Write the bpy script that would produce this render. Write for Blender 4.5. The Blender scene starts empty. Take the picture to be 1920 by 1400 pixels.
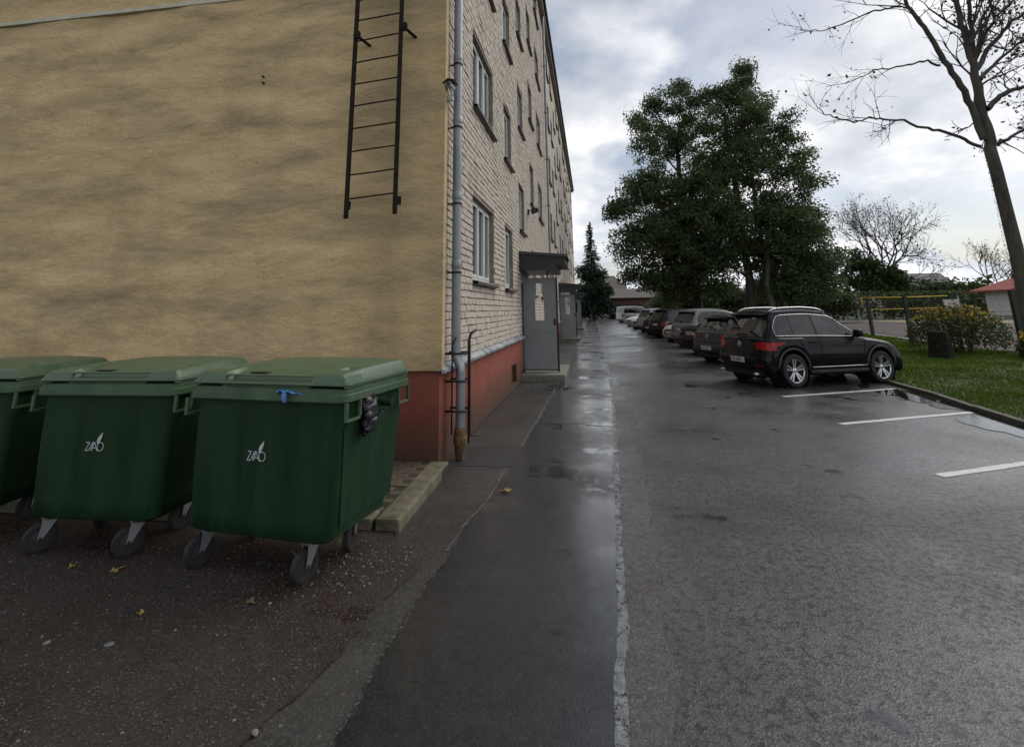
import bpy, bmesh, math, random
import numpy as np
from mathutils import Vector, Matrix, noise
from mathutils.bvhtree import BVHTree
random.seed(7); RNG = np.random.default_rng(7)
PI = math.pi
SC = bpy.context.scene
COL = SC.collection
R = math.radians

# ------------------------------------------------------------------ camera
CAMH = 1.68
PITCH = math.atan(212/960.); YAW = math.atan(146/math.hypot(960, 212)); ROLL = R(0.9)
ROT = Matrix.Rotation(YAW, 3, 'Z') @ Matrix.Rotation(PITCH, 3, 'X') @ Matrix.Rotation(ROLL, 3, 'Y')
cam_d = bpy.data.cameras.new('camera'); cam = bpy.data.objects.new('camera', cam_d); COL.objects.link(cam)
right, fwd, up = ROT.col[0], ROT.col[1], ROT.col[2]
M3 = Matrix((right, up, -fwd)).transposed()
cam.matrix_world = Matrix.Translation((0, 0, CAMH)) @ M3.to_4x4()
cam_d.sensor_fit = 'HORIZONTAL'; cam_d.sensor_width = 36; cam_d.lens = 18.0
cam_d.shift_x = 0; cam_d.shift_y = -330/1920.
cam_d.clip_start = 0.05; cam_d.clip_end = 3000
SC.camera = cam

# ------------------------------------------------------------------ world, sun, exposure
SUN_EL, SUN_AZ = R(42), R(50)          # azimuth from +Y, positive = to the right
SUN_DIR = Vector((math.sin(SUN_AZ)*math.cos(SUN_EL), math.cos(SUN_AZ)*math.cos(SUN_EL), math.sin(SUN_EL)))
def nd(nt, t, **kw):
    n = nt.nodes.new(t)
    for k, v in kw.items():
        if k in n.inputs: n.inputs[k].default_value = v
        else: setattr(n, k, v)
    return n
def lk(nt, a, b): nt.links.new(a, b)
def mathn(nt, op, a, b=None, c=None, clamp=False):
    n = nt.nodes.new('ShaderNodeMath'); n.operation = op; n.use_clamp = clamp
    for i, v in enumerate((a, b, c)):
        if v is None: continue
        if isinstance(v, (int, float)): n.inputs[i].default_value = v
        else: nt.links.new(v, n.inputs[i])
    return n.outputs[0]
def ramp(nt, fac, stops, interp='LINEAR'):
    n = nt.nodes.new('ShaderNodeValToRGB'); n.color_ramp.interpolation = interp
    el = n.color_ramp.elements
    while len(el) < len(stops): el.new(0.5)
    for e, (p, c) in zip(el, stops):
        e.position = p
        e.color = (c, c, c, 1) if isinstance(c, (int, float)) else (*c, 1)
    nt.links.new(fac, n.inputs[0]); return n.outputs[0]
def mixc(nt, fac, a, b, mode='MIX'):
    n = nt.nodes.new('ShaderNodeMix'); n.data_type = 'RGBA'; n.blend_type = mode
    for s, v in ((n.inputs[0], fac), (n.inputs[6], a), (n.inputs[7], b)):
        if isinstance(v, (int, float)): s.default_value = v
        elif isinstance(v, tuple): s.default_value = (*v, 1) if len(v) == 3 else v
        else: nt.links.new(v, s)
    return n.outputs[2]

W = bpy.data.worlds.new('World'); SC.world = W; W.use_nodes = True
nt = W.node_tree; nt.nodes.clear()
out = nd(nt, 'ShaderNodeOutputWorld')
sky = nd(nt, 'ShaderNodeTexSky'); sky.sky_type = 'NISHITA'; sky.sun_disc = False
sky.sun_elevation = SUN_EL; sky.sun_rotation = SUN_AZ; sky.air_density = 1.0; sky.dust_density = 1.5; sky.ozone_density = 1.0
tc = nd(nt, 'ShaderNodeTexCoord')
sep = nd(nt, 'ShaderNodeSeparateXYZ'); lk(nt, tc.outputs['Generated'], sep.inputs[0])
zz = mathn(nt, 'ADD', mathn(nt, 'MAXIMUM', sep.outputs[2], 0.0), 0.30)
cmb = nd(nt, 'ShaderNodeCombineXYZ')
lk(nt, mathn(nt, 'DIVIDE', sep.outputs[0], zz), cmb.inputs[0]); lk(nt, mathn(nt, 'DIVIDE', sep.outputs[1], zz), cmb.inputs[1])
mp = nd(nt, 'ShaderNodeMapping'); mp.inputs['Location'].default_value = (3.1, 1.7, 0.4); lk(nt, cmb.outputs[0], mp.inputs[0])
n1 = nd(nt, 'ShaderNodeTexNoise', Scale=1.5, Detail=9.0, Roughness=0.5, Distortion=0.0); lk(nt, mp.outputs[0], n1.inputs['Vector'])
n2 = nd(nt, 'ShaderNodeTexNoise', Scale=2.9, Detail=9.0, Roughness=0.54, Distortion=0.15); lk(nt, mp.outputs[0], n2.inputs['Vector'])
n3 = nd(nt, 'ShaderNodeTexNoise', Scale=0.75, Detail=4.0, Roughness=0.5); lk(nt, mp.outputs[0], n3.inputs['Vector'])
vdot = nd(nt, 'ShaderNodeVectorMath', operation='DOT_PRODUCT'); lk(nt, tc.outputs['Generated'], vdot.inputs[0]); vdot.inputs[1].default_value = SUN_DIR
glow = mathn(nt, 'POWER', mathn(nt, 'MAXIMUM', vdot.outputs['Value'], 0.0), 4.0)
cloudc = ramp(nt, n2.outputs['Fac'], [(0.36, (0.40, 0.428, 0.470)), (0.46, (0.475, 0.497, 0.535)), (0.54, (0.565, 0.578, 0.605)), (0.63, (0.70, 0.703, 0.715))])
hz = mathn(nt, 'POWER', mathn(nt, 'SUBTRACT', 1.0, mathn(nt, 'ABSOLUTE', sep.outputs[2])), 5.0)   # thin cloud is brighter towards the horizon, all round
bright = mathn(nt, 'ADD', mathn(nt, 'MULTIPLY_ADD', glow, 0.10, 0.93), mathn(nt, 'MULTIPLY', hz, 0.30))
sc_ = nd(nt, 'ShaderNodeVectorMath', operation='SCALE'); lk(nt, cloudc, sc_.inputs[0]); lk(nt, bright, sc_.inputs['Scale'])
skys = nd(nt, 'ShaderNodeVectorMath', operation='SCALE'); lk(nt, sky.outputs[0], skys.inputs[0]); skys.inputs['Scale'].default_value = 0.06
cover = ramp(nt, mathn(nt, 'ADD', mathn(nt, 'MULTIPLY', n1.outputs['Fac'], 0.75), mathn(nt, 'MULTIPLY', n3.outputs['Fac'], 0.25)), [(0.375, 0.30), (0.445, 1.0)])
skymix = mixc(nt, cover, skys.outputs[0], sc_.outputs[0])
bg = nd(nt, 'ShaderNodeBackground'); lk(nt, skymix, bg.inputs[0]); bg.inputs[1].default_value = 1.0
lk(nt, bg.outputs[0], out.inputs[0])

sun_d = bpy.data.lights.new('sun', 'SUN'); sun_d.energy = 1.0; sun_d.angle = R(40); sun_d.color = (1, 0.95, 0.88)
sun = bpy.data.objects.new('sun', sun_d); COL.objects.link(sun)
sun.rotation_euler = (-SUN_DIR).to_track_quat('-Z', 'Y').to_euler()
VS = SC.view_settings
VS.view_transform = 'Standard'; VS.look = 'None'; VS.gamma = 1; VS.use_curve_mapping = False; VS.exposure = 0.60
try:
    SC.cycles.use_denoising = True; SC.cycles.max_bounces = 6; SC.cycles.caustics_reflective = False; SC.cycles.caustics_refractive = False
except Exception: pass

# ------------------------------------------------------------------ helpers
def ray(px, py):
    return ROT @ Vector(((px-960)/960., 1, -(py-370)/960.))
def gpt(px, py, z=0.0):
    d = ray(px, py); t = (z-CAMH)/d.z; return Vector((0, 0, CAMH)) + d*t
def ypt(px, py, Y):
    d = ray(px, py); return Vector((0, 0, CAMH)) + d*(Y/d.y)
def tag(o, label=None, cat=None, group=None, kind=None):
    if label: o['label'] = label
    if cat: o['category'] = cat
    if group: o['group'] = group
    if kind: o['kind'] = kind
    return o
def empty(name, loc=(0, 0, 0), rz=0, label=None, cat=None, group=None):
    o = bpy.data.objects.new(name, None); COL.objects.link(o)
    o.location = loc; o.rotation_euler = (0, 0, rz); o.empty_display_size = 0.2
    return tag(o, label, cat, group)
def mobj(name, me, parent=None, loc=None, rot=None):
    o = bpy.data.objects.new(name, me); COL.objects.link(o)
    if parent: o.parent = parent
    if loc is not None: o.location = loc
    if rot is not None: o.rotation_euler = rot
    return o
def copy_tree(o, parent=None):
    c = o.copy(); COL.objects.link(c); c.parent = parent
    for ch in list(o.children): copy_tree(ch, c)
    return c
def arr_mesh(name, V, F, mat=None, smooth=False, cols=None):
    """numpy fast path: V (n,3), F (m,k) of one polygon size"""
    V = np.asarray(V, np.float32); F = np.asarray(F, np.int32)
    me = bpy.data.meshes.new(name); k = F.shape[1]
    me.vertices.add(len(V)); me.vertices.foreach_set('co', V.ravel())
    me.loops.add(F.size); me.loops.foreach_set('vertex_index', F.ravel())
    me.polygons.add(len(F)); me.polygons.foreach_set('loop_start', np.arange(0, F.size, k, dtype=np.int32))
    me.polygons.foreach_set('loop_total', np.full(len(F), k, np.int32))
    if smooth: me.polygons.foreach_set('use_smooth', np.ones(len(F), bool))
    me.update(calc_edges=True); me.validate()
    if mat: me.materials.append(mat)
    return me
class MB:
    def __init__(s): s.v = []; s.f = []
    def add(s, vs, fs):
        b = len(s.v); s.v += [tuple(p) for p in vs]; s.f += [tuple(i+b for i in f) for f in fs]
    def box(s, c, d, rot=None):
        x, y, z = d[0]/2, d[1]/2, d[2]/2
        vs = [Vector((a*x, b*y, e*z)) for e in (-1, 1) for b in (-1, 1) for a in (-1, 1)]
        if rot is not None: vs = [rot @ p for p in vs]
        c = Vector(c); s.add([p+c for p in vs], [(0, 2, 3, 1), (4, 5, 7, 6), (0, 1, 5, 4), (2, 6, 7, 3), (0, 4, 6, 2), (1, 3, 7, 5)])
    def bx(s, x0, x1, y0, y1, z0, z1): s.box(((x0+x1)/2, (y0+y1)/2, (z0+z1)/2), (x1-x0, y1-y0, z1-z0))
    def tube(s, pts, r, n=8, cap=True):
        pts = [Vector(p) for p in pts]; m = len(pts)
        rs = [r]*m if isinstance(r, (int, float)) else list(r)
        ref = None; vs = []
        for i, p in enumerate(pts):
            t = (pts[min(i+1, m-1)]-pts[max(i-1, 0)])
            if t.length < 1e-9: t = Vector((0, 0, 1))
            t.normalize()
            if ref is None: ref = Vector((1, 0, 0)) if abs(t.x) < 0.8 else Vector((0, 1, 0))
            a = (ref - t*ref.dot(t)).normalized(); b = t.cross(a); ref = a
            for k in range(n):
                an = 2*PI*k/n; vs.append(p + a*(math.cos(an)*rs[i]) + b*(math.sin(an)*rs[i]))
        fs = [(i*n+k, i*n+(k+1) % n, (i+1)*n+(k+1) % n, (i+1)*n+k) for i in range(m-1) for k in range(n)]
        if cap: fs += [tuple(range(n-1, -1, -1)), tuple((m-1)*n+k for k in range(n))]
        s.add(vs, fs)
    def prism(s, poly, z0, z1):
        n = len(poly)
        s.add([(x, y, z0) for x, y in poly]+[(x, y, z1) for x, y in poly],
              [tuple(range(n-1, -1, -1)), tuple(range(n, 2*n))]+[(i, (i+1) % n, n+(i+1) % n, n+i) for i in range(n)])
    def grid(s, rows, close=False):
        m = len(rows); n = len(rows[0]); vs = [p for r in rows for p in r]
        s.add(vs, [(i*n+j, i*n+(j+1) % n, (i+1)*n+(j+1) % n, (i+1)*n+j) for i in range(m-1) for j in range(n if close else n-1)])
    def lathe(s, prof, n=24, axis='Z', c=(0, 0, 0)):
        rows = []
        for r, h in prof:
            row = []
            for k in range(n):
                a = 2*PI*k/n; x, y = r*math.cos(a), r*math.sin(a)
                p = (x, y, h) if axis == 'Z' else ((x, h, y) if axis == 'Y' else (h, x, y))
                row.append((p[0]+c[0], p[1]+c[1], p[2]+c[2]))
            rows.append(row)
        s.grid(rows, True)
    def mesh(s, name, mat=None, smooth=False, sharp=None, bevel=0, fix=True):
        me = bpy.data.meshes.new(name); me.from_pydata([tuple(v) for v in s.v], [], s.f); 
        if bevel or fix:
            bm = bmesh.new(); bm.from_mesh(me)
            if bevel:
                bmesh.ops.bevel(bm, geom=[e for e in bm.edges if len(e.link_faces) == 2 and e.calc_face_angle(0) > 0.6], offset=bevel, segments=2, affect='EDGES', profile=0.6)
            if fix: bmesh.ops.recalc_face_normals(bm, faces=bm.faces)
            bm.to_mesh(me); bm.free()
        if smooth:
            me.polygons.foreach_set('use_smooth', [True]*len(me.polygons))
            if sharp: me.set_sharp_from_angle(angle=R(sharp))
        if mat: me.materials.append(mat)
        return me
    def build(s, name, mat, parent=None, smooth=False, sharp=None, bevel=0, loc=None, rot=None, fix=True):
        return mobj(name, s.mesh(name, mat, smooth, sharp, bevel, fix), parent, loc, rot)
def roughline(pts, step, amp, seed=0):
    res = []
    for i in range(len(pts)-1):
        a, b = Vector(pts[i]).to_2d() if len(pts[i]) > 2 else Vector(pts[i]), Vector(pts[i+1]).to_2d() if len(pts[i+1]) > 2 else Vector(pts[i+1])
        n = max(1, int((b-a).length/step)); d = (b-a).normalized(); q = Vector((-d.y, d.x))
        for k in range(n):
            p = a.lerp(b, k/n); o = noise.noise(Vector((p.x*2.3+seed, p.y*2.3, seed)))*amp + noise.noise(Vector((p.x*9+seed, p.y*9, seed+5)))*amp*0.5
            res.append(p + q*o)
    res.append(Vector(pts[-1]).to_2d() if len(pts[-1]) > 2 else Vector(pts[-1])); return res
def sheet(name, poly, z, mat, parent=None, thick=0.03):
    me = bpy.data.meshes.new(name); bm = bmesh.new()
    vs = [bm.verts.new((p[0], p[1], z)) for p in poly]; lo = [bm.verts.new((p[0], p[1], z-thick)) for p in poly]
    f = bm.faces.new(vs); n = len(vs)
    if f.normal.z == 0: f.normal_update()
    f.normal_update()
    if f.normal.z < 0: f.normal_flip()
    for i in range(n): bm.faces.new((lo[i], lo[(i+1) % n], vs[(i+1) % n], vs[i]))
    bmesh.ops.triangulate(bm, faces=[f]); bmesh.ops.recalc_face_normals(bm, faces=bm.faces)
    up_ = [q for q in bm.faces if abs(q.normal.z) > .9]
    if up_ and up_[0].normal.z < 0: bmesh.ops.reverse_faces(bm, faces=bm.faces)
    bm.to_mesh(me); bm.free(); me.materials.append(mat)
    return mobj(name, me, parent)

# ------------------------------------------------------------------ materials
MATS = {}
def pm(name, c1, c2=None, scale=6, rough=0.6, rough2=None, bump=0, bscale=60, metal=0, spec=0.5, coat=0, stretch=(1, 1, 1), detail=6, lo=0.35, hi=0.65, coord='Object', translucent=0, bdist=0.02):
    m = bpy.data.materials.new(name); m.use_nodes = True; t = m.node_tree; b = t.nodes['Principled BSDF']
    b.inputs['Metallic'].default_value = metal; b.inputs['Specular IOR Level'].default_value = spec
    b.inputs['Roughness'].default_value = rough; b.inputs['Base Color'].default_value = (*c1, 1)
    if coat: b.inputs['Coat Weight'].default_value = coat; b.inputs['Coat Roughness'].default_value = 0.04
    tcn = nd(t, 'ShaderNodeTexCoord'); mpn = nd(t, 'ShaderNodeMapping'); mpn.inputs['Scale'].default_value = stretch
    lk(t, tcn.outputs[coord], mpn.inputs[0])
    if c2 is not None or rough2 is not None:
        n = nd(t, 'ShaderNodeTexNoise', Scale=scale, Detail=float(detail), Roughness=0.6); lk(t, mpn.outputs[0], n.inputs['Vector'])
        if c2 is not None: lk(t, ramp(t, n.outputs['Fac'], [(lo, c1), (hi, c2)]), b.inputs['Base Color'])
        if rough2 is not None: lk(t, ramp(t, n.outputs['Fac'], [(lo, rough), (hi, rough2)]), b.inputs['Roughness'])
    if bump:
        nb = nd(t, 'ShaderNodeTexNoise', Scale=bscale, Detail=5.0, Roughness=0.65); lk(t, mpn.outputs[0], nb.inputs['Vector'])
        bp = nd(t, 'ShaderNodeBump', Strength=bump, Distance=bdist); lk(t, nb.outputs['Fac'], bp.inputs['Height']); lk(t, bp.outputs[0], b.inputs['Normal'])
    if translucent:
        o = t.nodes['Material Output']; tr = nd(t, 'ShaderNodeBsdfTranslucent'); mx = nd(t, 'ShaderNodeMixShader'); mx.inputs[0].default_value = translucent
        src = b.inputs['Base Color'].links[0].from_socket if b.inputs['Base Color'].links else None
        if src: lk(t, src, tr.inputs[0])
        else: tr.inputs[0].default_value = (*c1, 1)
        lk(t, b.outputs[0], mx.inputs[1]); lk(t, tr.outputs[0], mx.inputs[2]); lk(t, mx.outputs[0], o.inputs[0])
    MATS[name] = m; return m
def asphalt(name, ca, cb, wet_lo=0.12, wet_hi=0.55, wl=0.40, wh=0.62, agg=0.5, tint=None, speck=(0.16, 0.16, 0.16), bumpk=0.5, big=0.35, wstretch=(1, 1, 1), pits=0.0, spec=0.45, spots=0.63, damp=0.0, film=0.0, chips=0.22):
    m = bpy.data.materials.new(name); m.use_nodes = True; t = m.node_tree; b = t.nodes['Principled BSDF']
    tcn = nd(t, 'ShaderNodeTexCoord'); P = tcn.outputs['Object']
    nl = nd(t, 'ShaderNodeTexNoise', Scale=big, Detail=8.0, Roughness=0.62); mpl = nd(t, 'ShaderNodeMapping'); mpl.inputs['Scale'].default_value = wstretch
    lk(t, P, mpl.inputs[0]); lk(t, mpl.outputs[0], nl.inputs['Vector'])
    nm = nd(t, 'ShaderNodeTexNoise', Scale=9.0, Detail=8.0, Roughness=0.7); lk(t, P, nm.inputs['Vector'])
    vf = nd(t, 'ShaderNodeTexVoronoi', Scale=95.0); lk(t, P, vf.inputs['Vector'])
    vs = nd(t, 'ShaderNodeTexVoronoi', Scale=34.0); lk(t, P, vs.inputs['Vector'])
    col = ramp(t, nm.outputs['Fac'], [(0.3, ca), (0.7, cb)])
    sepc = nd(t, 'ShaderNodeSeparateColor'); lk(t, vf.outputs['Color'], sepc.inputs[0])
    col = mixc(t, mathn(t, 'MULTIPLY', ramp(t, sepc.outputs[0], [(0.55, 0.0), (1.0, 1.0)]), agg), col, speck)
    # rare pale chips
    sc2 = nd(t, 'ShaderNodeSeparateColor'); lk(t, vs.outputs['Color'], sc2.inputs[0])
    chip = mathn(t, 'MULTIPLY', mathn(t, 'GREATER_THAN', sc2.outputs[1], 0.965), mathn(t, 'LESS_THAN', vs.outputs['Distance'], 0.28))
    col = mixc(t, mathn(t, 'MULTIPLY', chip, chips), col, (0.34, 0.32, 0.29))
    if tint:
        nt2 = nd(t, 'ShaderNodeTexNoise', Scale=0.9, Detail=6.0, Roughness=0.65); lk(t, P, nt2.inputs['Vector'])
        col = mixc(t, ramp(t, nt2.outputs['Fac'], [(0.50, 0.0), (0.68, 0.8)]), col, tint)
    if damp:
        ndp = nd(t, 'ShaderNodeTexNoise', Scale=0.7, Detail=8.0, Roughness=0.65); mdp = nd(t, 'ShaderNodeMapping'); mdp.inputs['Location'].default_value = (5, 3, 0); lk(t, P, mdp.inputs[0]); lk(t, mdp.outputs[0], ndp.inputs['Vector'])
        col = mixc(t, ramp(t, ndp.outputs['Fac'], [(0.48, 0.0), (0.62, damp)]), col, (0.017, 0.0165, 0.0165))
    if pits:
        npit = nd(t, 'ShaderNodeTexNoise', Scale=21.0, Detail=5.0, Roughness=0.7); lk(t, P, npit.inputs['Vector'])
        col = mixc(t, ramp(t, npit.outputs['Fac'], [(0.38, pits), (0.485, 0.0)]), col, (0.011, 0.011, 0.012))
    lk(t, col, b.inputs['Base Color'])
    nw = nd(t, 'ShaderNodeTexNoise', Scale=1.15, Detail=7.0, Roughness=0.6); lk(t, P, nw.inputs['Vector'])
    spot = ramp(t, nw.outputs['Fac'], [(spots, 0.0), (spots+0.05, 1.0)])
    rg = ramp(t, nl.outputs['Fac'], [(wl, wet_hi), (wh, wet_lo)])
    lk(t, mathn(t, 'MULTIPLY', rg, mathn(t, 'MULTIPLY_ADD', spot, -0.72, 1.0)), b.inputs['Roughness'])
    b.inputs['Specular IOR Level'].default_value = spec
    if film:   # thin water film over the stones
        lk(t, mathn(t, 'MULTIPLY_ADD', ramp(t, nl.outputs['Fac'], [(wl, 0.35), (wh, 1.0)]), film, 0.0), b.inputs['Coat Weight']); b.inputs['Coat IOR'].default_value = 1.33
        lk(t, mathn(t, 'MULTIPLY_ADD', spot, -0.16, 0.24), b.inputs['Coat Roughness'])
    h = mathn(t, 'ADD', mathn(t, 'MULTIPLY', vf.outputs['Distance'], 0.6), mathn(t, 'MULTIPLY', nm.outputs['Fac'], 0.5))
    nf = nd(t, 'ShaderNodeTexNoise', Scale=60.0, Detail=4.0, Roughness=0.7); lk(t, P, nf.inputs['Vector'])
    h = mathn(t, 'ADD', h, mathn(t, 'MULTIPLY', nf.outputs['Fac'], 0.7))
    if pits: h = mathn(t, 'ADD', h, ramp(t, npit.outputs['Fac'], [(0.36, 0.0), (0.485, 0.8)]))
    bp = nd(t, 'ShaderNodeBump', Distance=0.007); lk(t, h, bp.inputs['Height'])
    lk(t, mathn(t, 'MULTIPLY', ramp(t, nl.outputs['Fac'], [(wl, bumpk), (wh, bumpk*0.35)]), mathn(t, 'MULTIPLY_ADD', spot, -0.85, 1.0)), bp.inputs['Strength'])
    lk(t, bp.outputs[0], b.inputs['Normal'])
    MATS[name] = m; return m

A_lot = asphalt('lot_asphalt', (0.027, 0.0282, 0.0295), (0.078, 0.080, 0.081), 0.18, 0.46, 0.42, 0.64, tint=(0.042, 0.036, 0.035), pits=0.95, bumpk=0.8, spots=0.60, damp=0.5, film=0.6, spec=0.3, speck=(0.13, 0.13, 0.13))
A_fresh = asphalt('fresh_asphalt', (0.012, 0.013, 0.0145), (0.024, 0.025, 0.028), 0.13, 0.44, 0.42, 0.58, agg=0.2, bumpk=0.30, spec=0.25, speck=(0.07, 0.07, 0.075), big=0.55, wstretch=(1, 0.7, 1), spots=0.56, film=1.0, chips=0.06)
A_band = asphalt('old_band_asphalt', (0.038, 0.034, 0.030), (0.070, 0.064, 0.058), 0.28, 0.55, film=0.4, spec=0.3, bumpk=0.6, big=0.6, pits=0.4, speck=(0.16, 0.15, 0.14))
A_walk = asphalt('walk_asphalt', (0.022, 0.020, 0.018), (0.042, 0.038, 0.033), 0.30, 0.62, agg=0.25, bumpk=0.5, big=0.6, tint=(0.05, 0.045, 0.036))
A_field = asphalt('field_asphalt', (0.060, 0.046, 0.044), (0.095, 0.076, 0.072), 0.75, 0.9, bumpk=0.3, spec=0.12)
A_gravel = asphalt('gravel_ground', (0.0155, 0.0098, 0.0074), (0.037, 0.0245, 0.0185), 0.42, 0.8, agg=0.75, bumpk=1.0, speck=(0.056, 0.042, 0.036), big=0.8, pits=0.5)
A_seal = asphalt('seal_paste', (0.045, 0.048, 0.051), (0.235, 0.25, 0.258), 0.14, 0.5, agg=0.2, bumpk=0.7, pits=1.0, big=1.6, speck=(0.3, 0.32, 0.33))
M_grassground = pm('grass_ground', (0.034, 0.052, 0.012), (0.060, 0.088, 0.020), scale=3, rough=0.9, bump=0.5, bscale=30)
M_far = pm('far_ground', (0.05, 0.06, 0.028), (0.08, 0.085, 0.045), scale=0.3, rough=0.9)
M_kerb = pm('kerb_concrete', (0.075, 0.068, 0.038), (0.165, 0.150, 0.100), scale=7, rough=0.6, bump=0.35, bscale=40)
M_mosskerb = pm('mossy_kerb', (0.035, 0.034, 0.022), (0.085, 0.075, 0.055), scale=9, rough=0.7, bump=0.5, bscale=40)
M_white = pm('road_paint', (0.42, 0.42, 0.40), (0.62, 0.62, 0.59), scale=14, rough=0.45, bump=0.3, bscale=90, lo=0.3, hi=0.55)
M_water = pm('puddle_water', (0.018, 0.017, 0.014), rough=0.025, spec=0.6, bump=0.04, bscale=14)
M_film = pm('wet_film', (0.030, 0.031, 0.034), (0.05, 0.05, 0.053), scale=30, rough=0.10, rough2=0.24, bump=0.12, bscale=60)

# ------------------------------------------------------------------ ground, roads, pavements
tag(sheet('ground', [(-900, -900), (900, -900), (900, 1500), (-900, 1500)], -0.06, M_far, thick=0.2), kind='structure')
KERB = [(4.2, -4), (5.2, 3.0), (5.86, 8.6), (6.12, 11.0), (6.35, 13.5), (6.7, 20), (7.3, 40), (7.9, 96)]
LEFT = [(-1.10, -4), (-1.09, 2.4), (-1.08, 3.4), (-1.05, 4.64), (-0.95, 6.0), (-0.92, 8.1), (-0.84, 11), (-0.78, 14.6), (-0.74, 38), (-0.70, 96)]
LINE = [(-0.02, -4), (0.03, 2.46), (0.09, 3.38), (0.12, 4.45), (0.17, 5.73), (0.245, 8.15), (0.34, 11.05), (0.39, 17.4), (0.44, 28.6), (0.56, 53), (0.70, 96)]
BAND = [(0.12, -4), (0.26, 2.49), (0.32, 3.17), (0.39, 4.48), (0.47, 6.11), (0.60, 8.95), (0.64, 11.0), (0.52, 12.6), (0.44, 14)]
GEDGE = [(-1.50, -4), (-1.49, 2.27), (-1.36, 2.7), (-1.30, 3.16), (-1.24, 3.84), (-1.45, 3.90), (-1.57, 4.10), (-1.60, 4.24)]
leftR = roughline(LEFT, 0.12, 0.035, 3); lineR = roughline(LINE, 0.05, 0.016, 9); bandR = roughline(BAND, 0.12, 0.05, 21); gR = roughline(GEDGE, 0.06, 0.06, 31)
kerbR = roughline(KERB, 0.5, 0.02, 4)
lot = tag(sheet('parking_lot', [(-30, -6), (5, -6)]+[tuple(p) for p in kerbR]+[(-0.9, 110), (-1.72, 110), (-1.72, 5.9), (-30, 5.9)], 0.0, A_lot), kind='structure')
walk = tag(sheet('side_walk', [tuple(p) for p in leftR]+[(-1.72, 96), (-1.72, 5.86), (-1.58, 5.86), (-1.58, 4.2)]+[(-1.62, 4.0), (-1.62, 2.2), (-1.75, -4)], 0.006, A_walk), kind='structure')
grav = tag(sheet('gravel_yard', [tuple(p) for p in gR]+[(-1.62, 5.84), (-30, 5.84), (-30, -4)], 0.016, A_gravel), kind='structure')
fresh = tag(sheet('fresh_asphalt_strip', [tuple(p) for p in leftR]+[tuple(p) for p in reversed(lineR)], 0.012, A_fresh), kind='structure')
band = tag(sheet('old_asphalt_band', [tuple(p) for p in lineR if p.y <= 14]+[tuple(p) for p in reversed(bandR)], 0.009, A_band), kind='structure')
# pale sealant smeared along the joint
sl = []; sr = []
for i, p in enumerate(lineR):
    w = 0.020+0.018*abs(noise.noise(Vector((p.y*1.7, 3, 1))))+0.014*abs(noise.noise(Vector((p.y*7.0, 9, 1))))+0.008*noise.noise(Vector((p.y*31.0, 4, 1)))
    sl.append((p.x-w*0.9, p.y)); sr.append((p.x+w*1.1, p.y))
tag(sheet('joint_sealant', sl+sr[::-1], 0.0165, A_seal, thick=0.006), kind='structure')
# transverse crack filled with the same paste, and old patch joints on the walk
def strip(name, pts, w, z, mat, parent, seed=0, amp=0.03):
    q = roughline(pts, 0.08, amp, seed); a = []; b = []
    for i, p in enumerate(q):
        d = (q[min(i+1, len(q)-1)]-q[max(i-1, 0)]).normalized(); n = Vector((-d.y, d.x)); ww = w*(0.5+0.9*abs(noise.noise(Vector((p.x*4, p.y*4, seed+2)))))
        a.append(p+n*ww); b.append(p-n*ww)
    return sheet(name, [tuple(p) for p in a]+[tuple(p) for p in b[::-1]], z, mat, parent, thick=0.004)
strip('crack_filling', [(-0.72, 8.35), (-0.3, 8.3), (0.0, 8.12), (0.22, 8.1)], 0.022, 0.0155, A_seal, fresh, 2)
strip('crack_filling', [(0.26, 8.1), (0.62, 8.0)], 0.018, 0.0125, A_seal, band, 3)
A_patch = asphalt('patch_asphalt', (0.018, 0.018, 0.020), (0.032, 0.032, 0.034), 0.3, 0.5, agg=0.2, bumpk=0.3)
sheet('asphalt_patch', [tuple(p) for p in roughline([(-1.70, 6.0), (-0.96, 6.05), (-0.95, 6.9), (-1.70, 6.85), (-1.70, 6.0)], 0.1, 0.03, 6)][:-1], 0.0105, A_patch, walk, thick=0.004)
A_pale = asphalt('pale_joint', (0.045, 0.043, 0.040), (0.105, 0.101, 0.094), 0.3, 0.5, bumpk=0.5)
strip('joint_line', [(-1.60, 5.92), (-1.3, 5.94), (-0.98, 5.98)], 0.010, 0.0112, A_pale, walk, 12)
strip('joint_line', [(-1.0, 5.95), (-1.02, 5.1), (-1.08, 4.5), (-1.11, 4.0)], 0.016, 0.0125, A_pale, walk, 14, 0.02)
strip('joint_line', [(-0.97, 6.9), (-0.93, 7.9), (-0.90, 9.4), (-0.86, 11.5), (-0.83, 13.5), (-0.80, 16)], 0.026, 0.0135, A_pale, walk, 15, 0.03)
A_damp = asphalt('damp_joint', (0.010, 0.010, 0.010), (0.022, 0.020, 0.018), 0.3, 0.6, bumpk=0.5)
strip('joint_gap', [(-1.12, 1.2), (-1.105, 2.4), (-1.09, 3.3), (-1.075, 4.3), (-1.0, 5.5)], 0.011, 0.0142, A_damp, walk, 3, 0.03)
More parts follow.
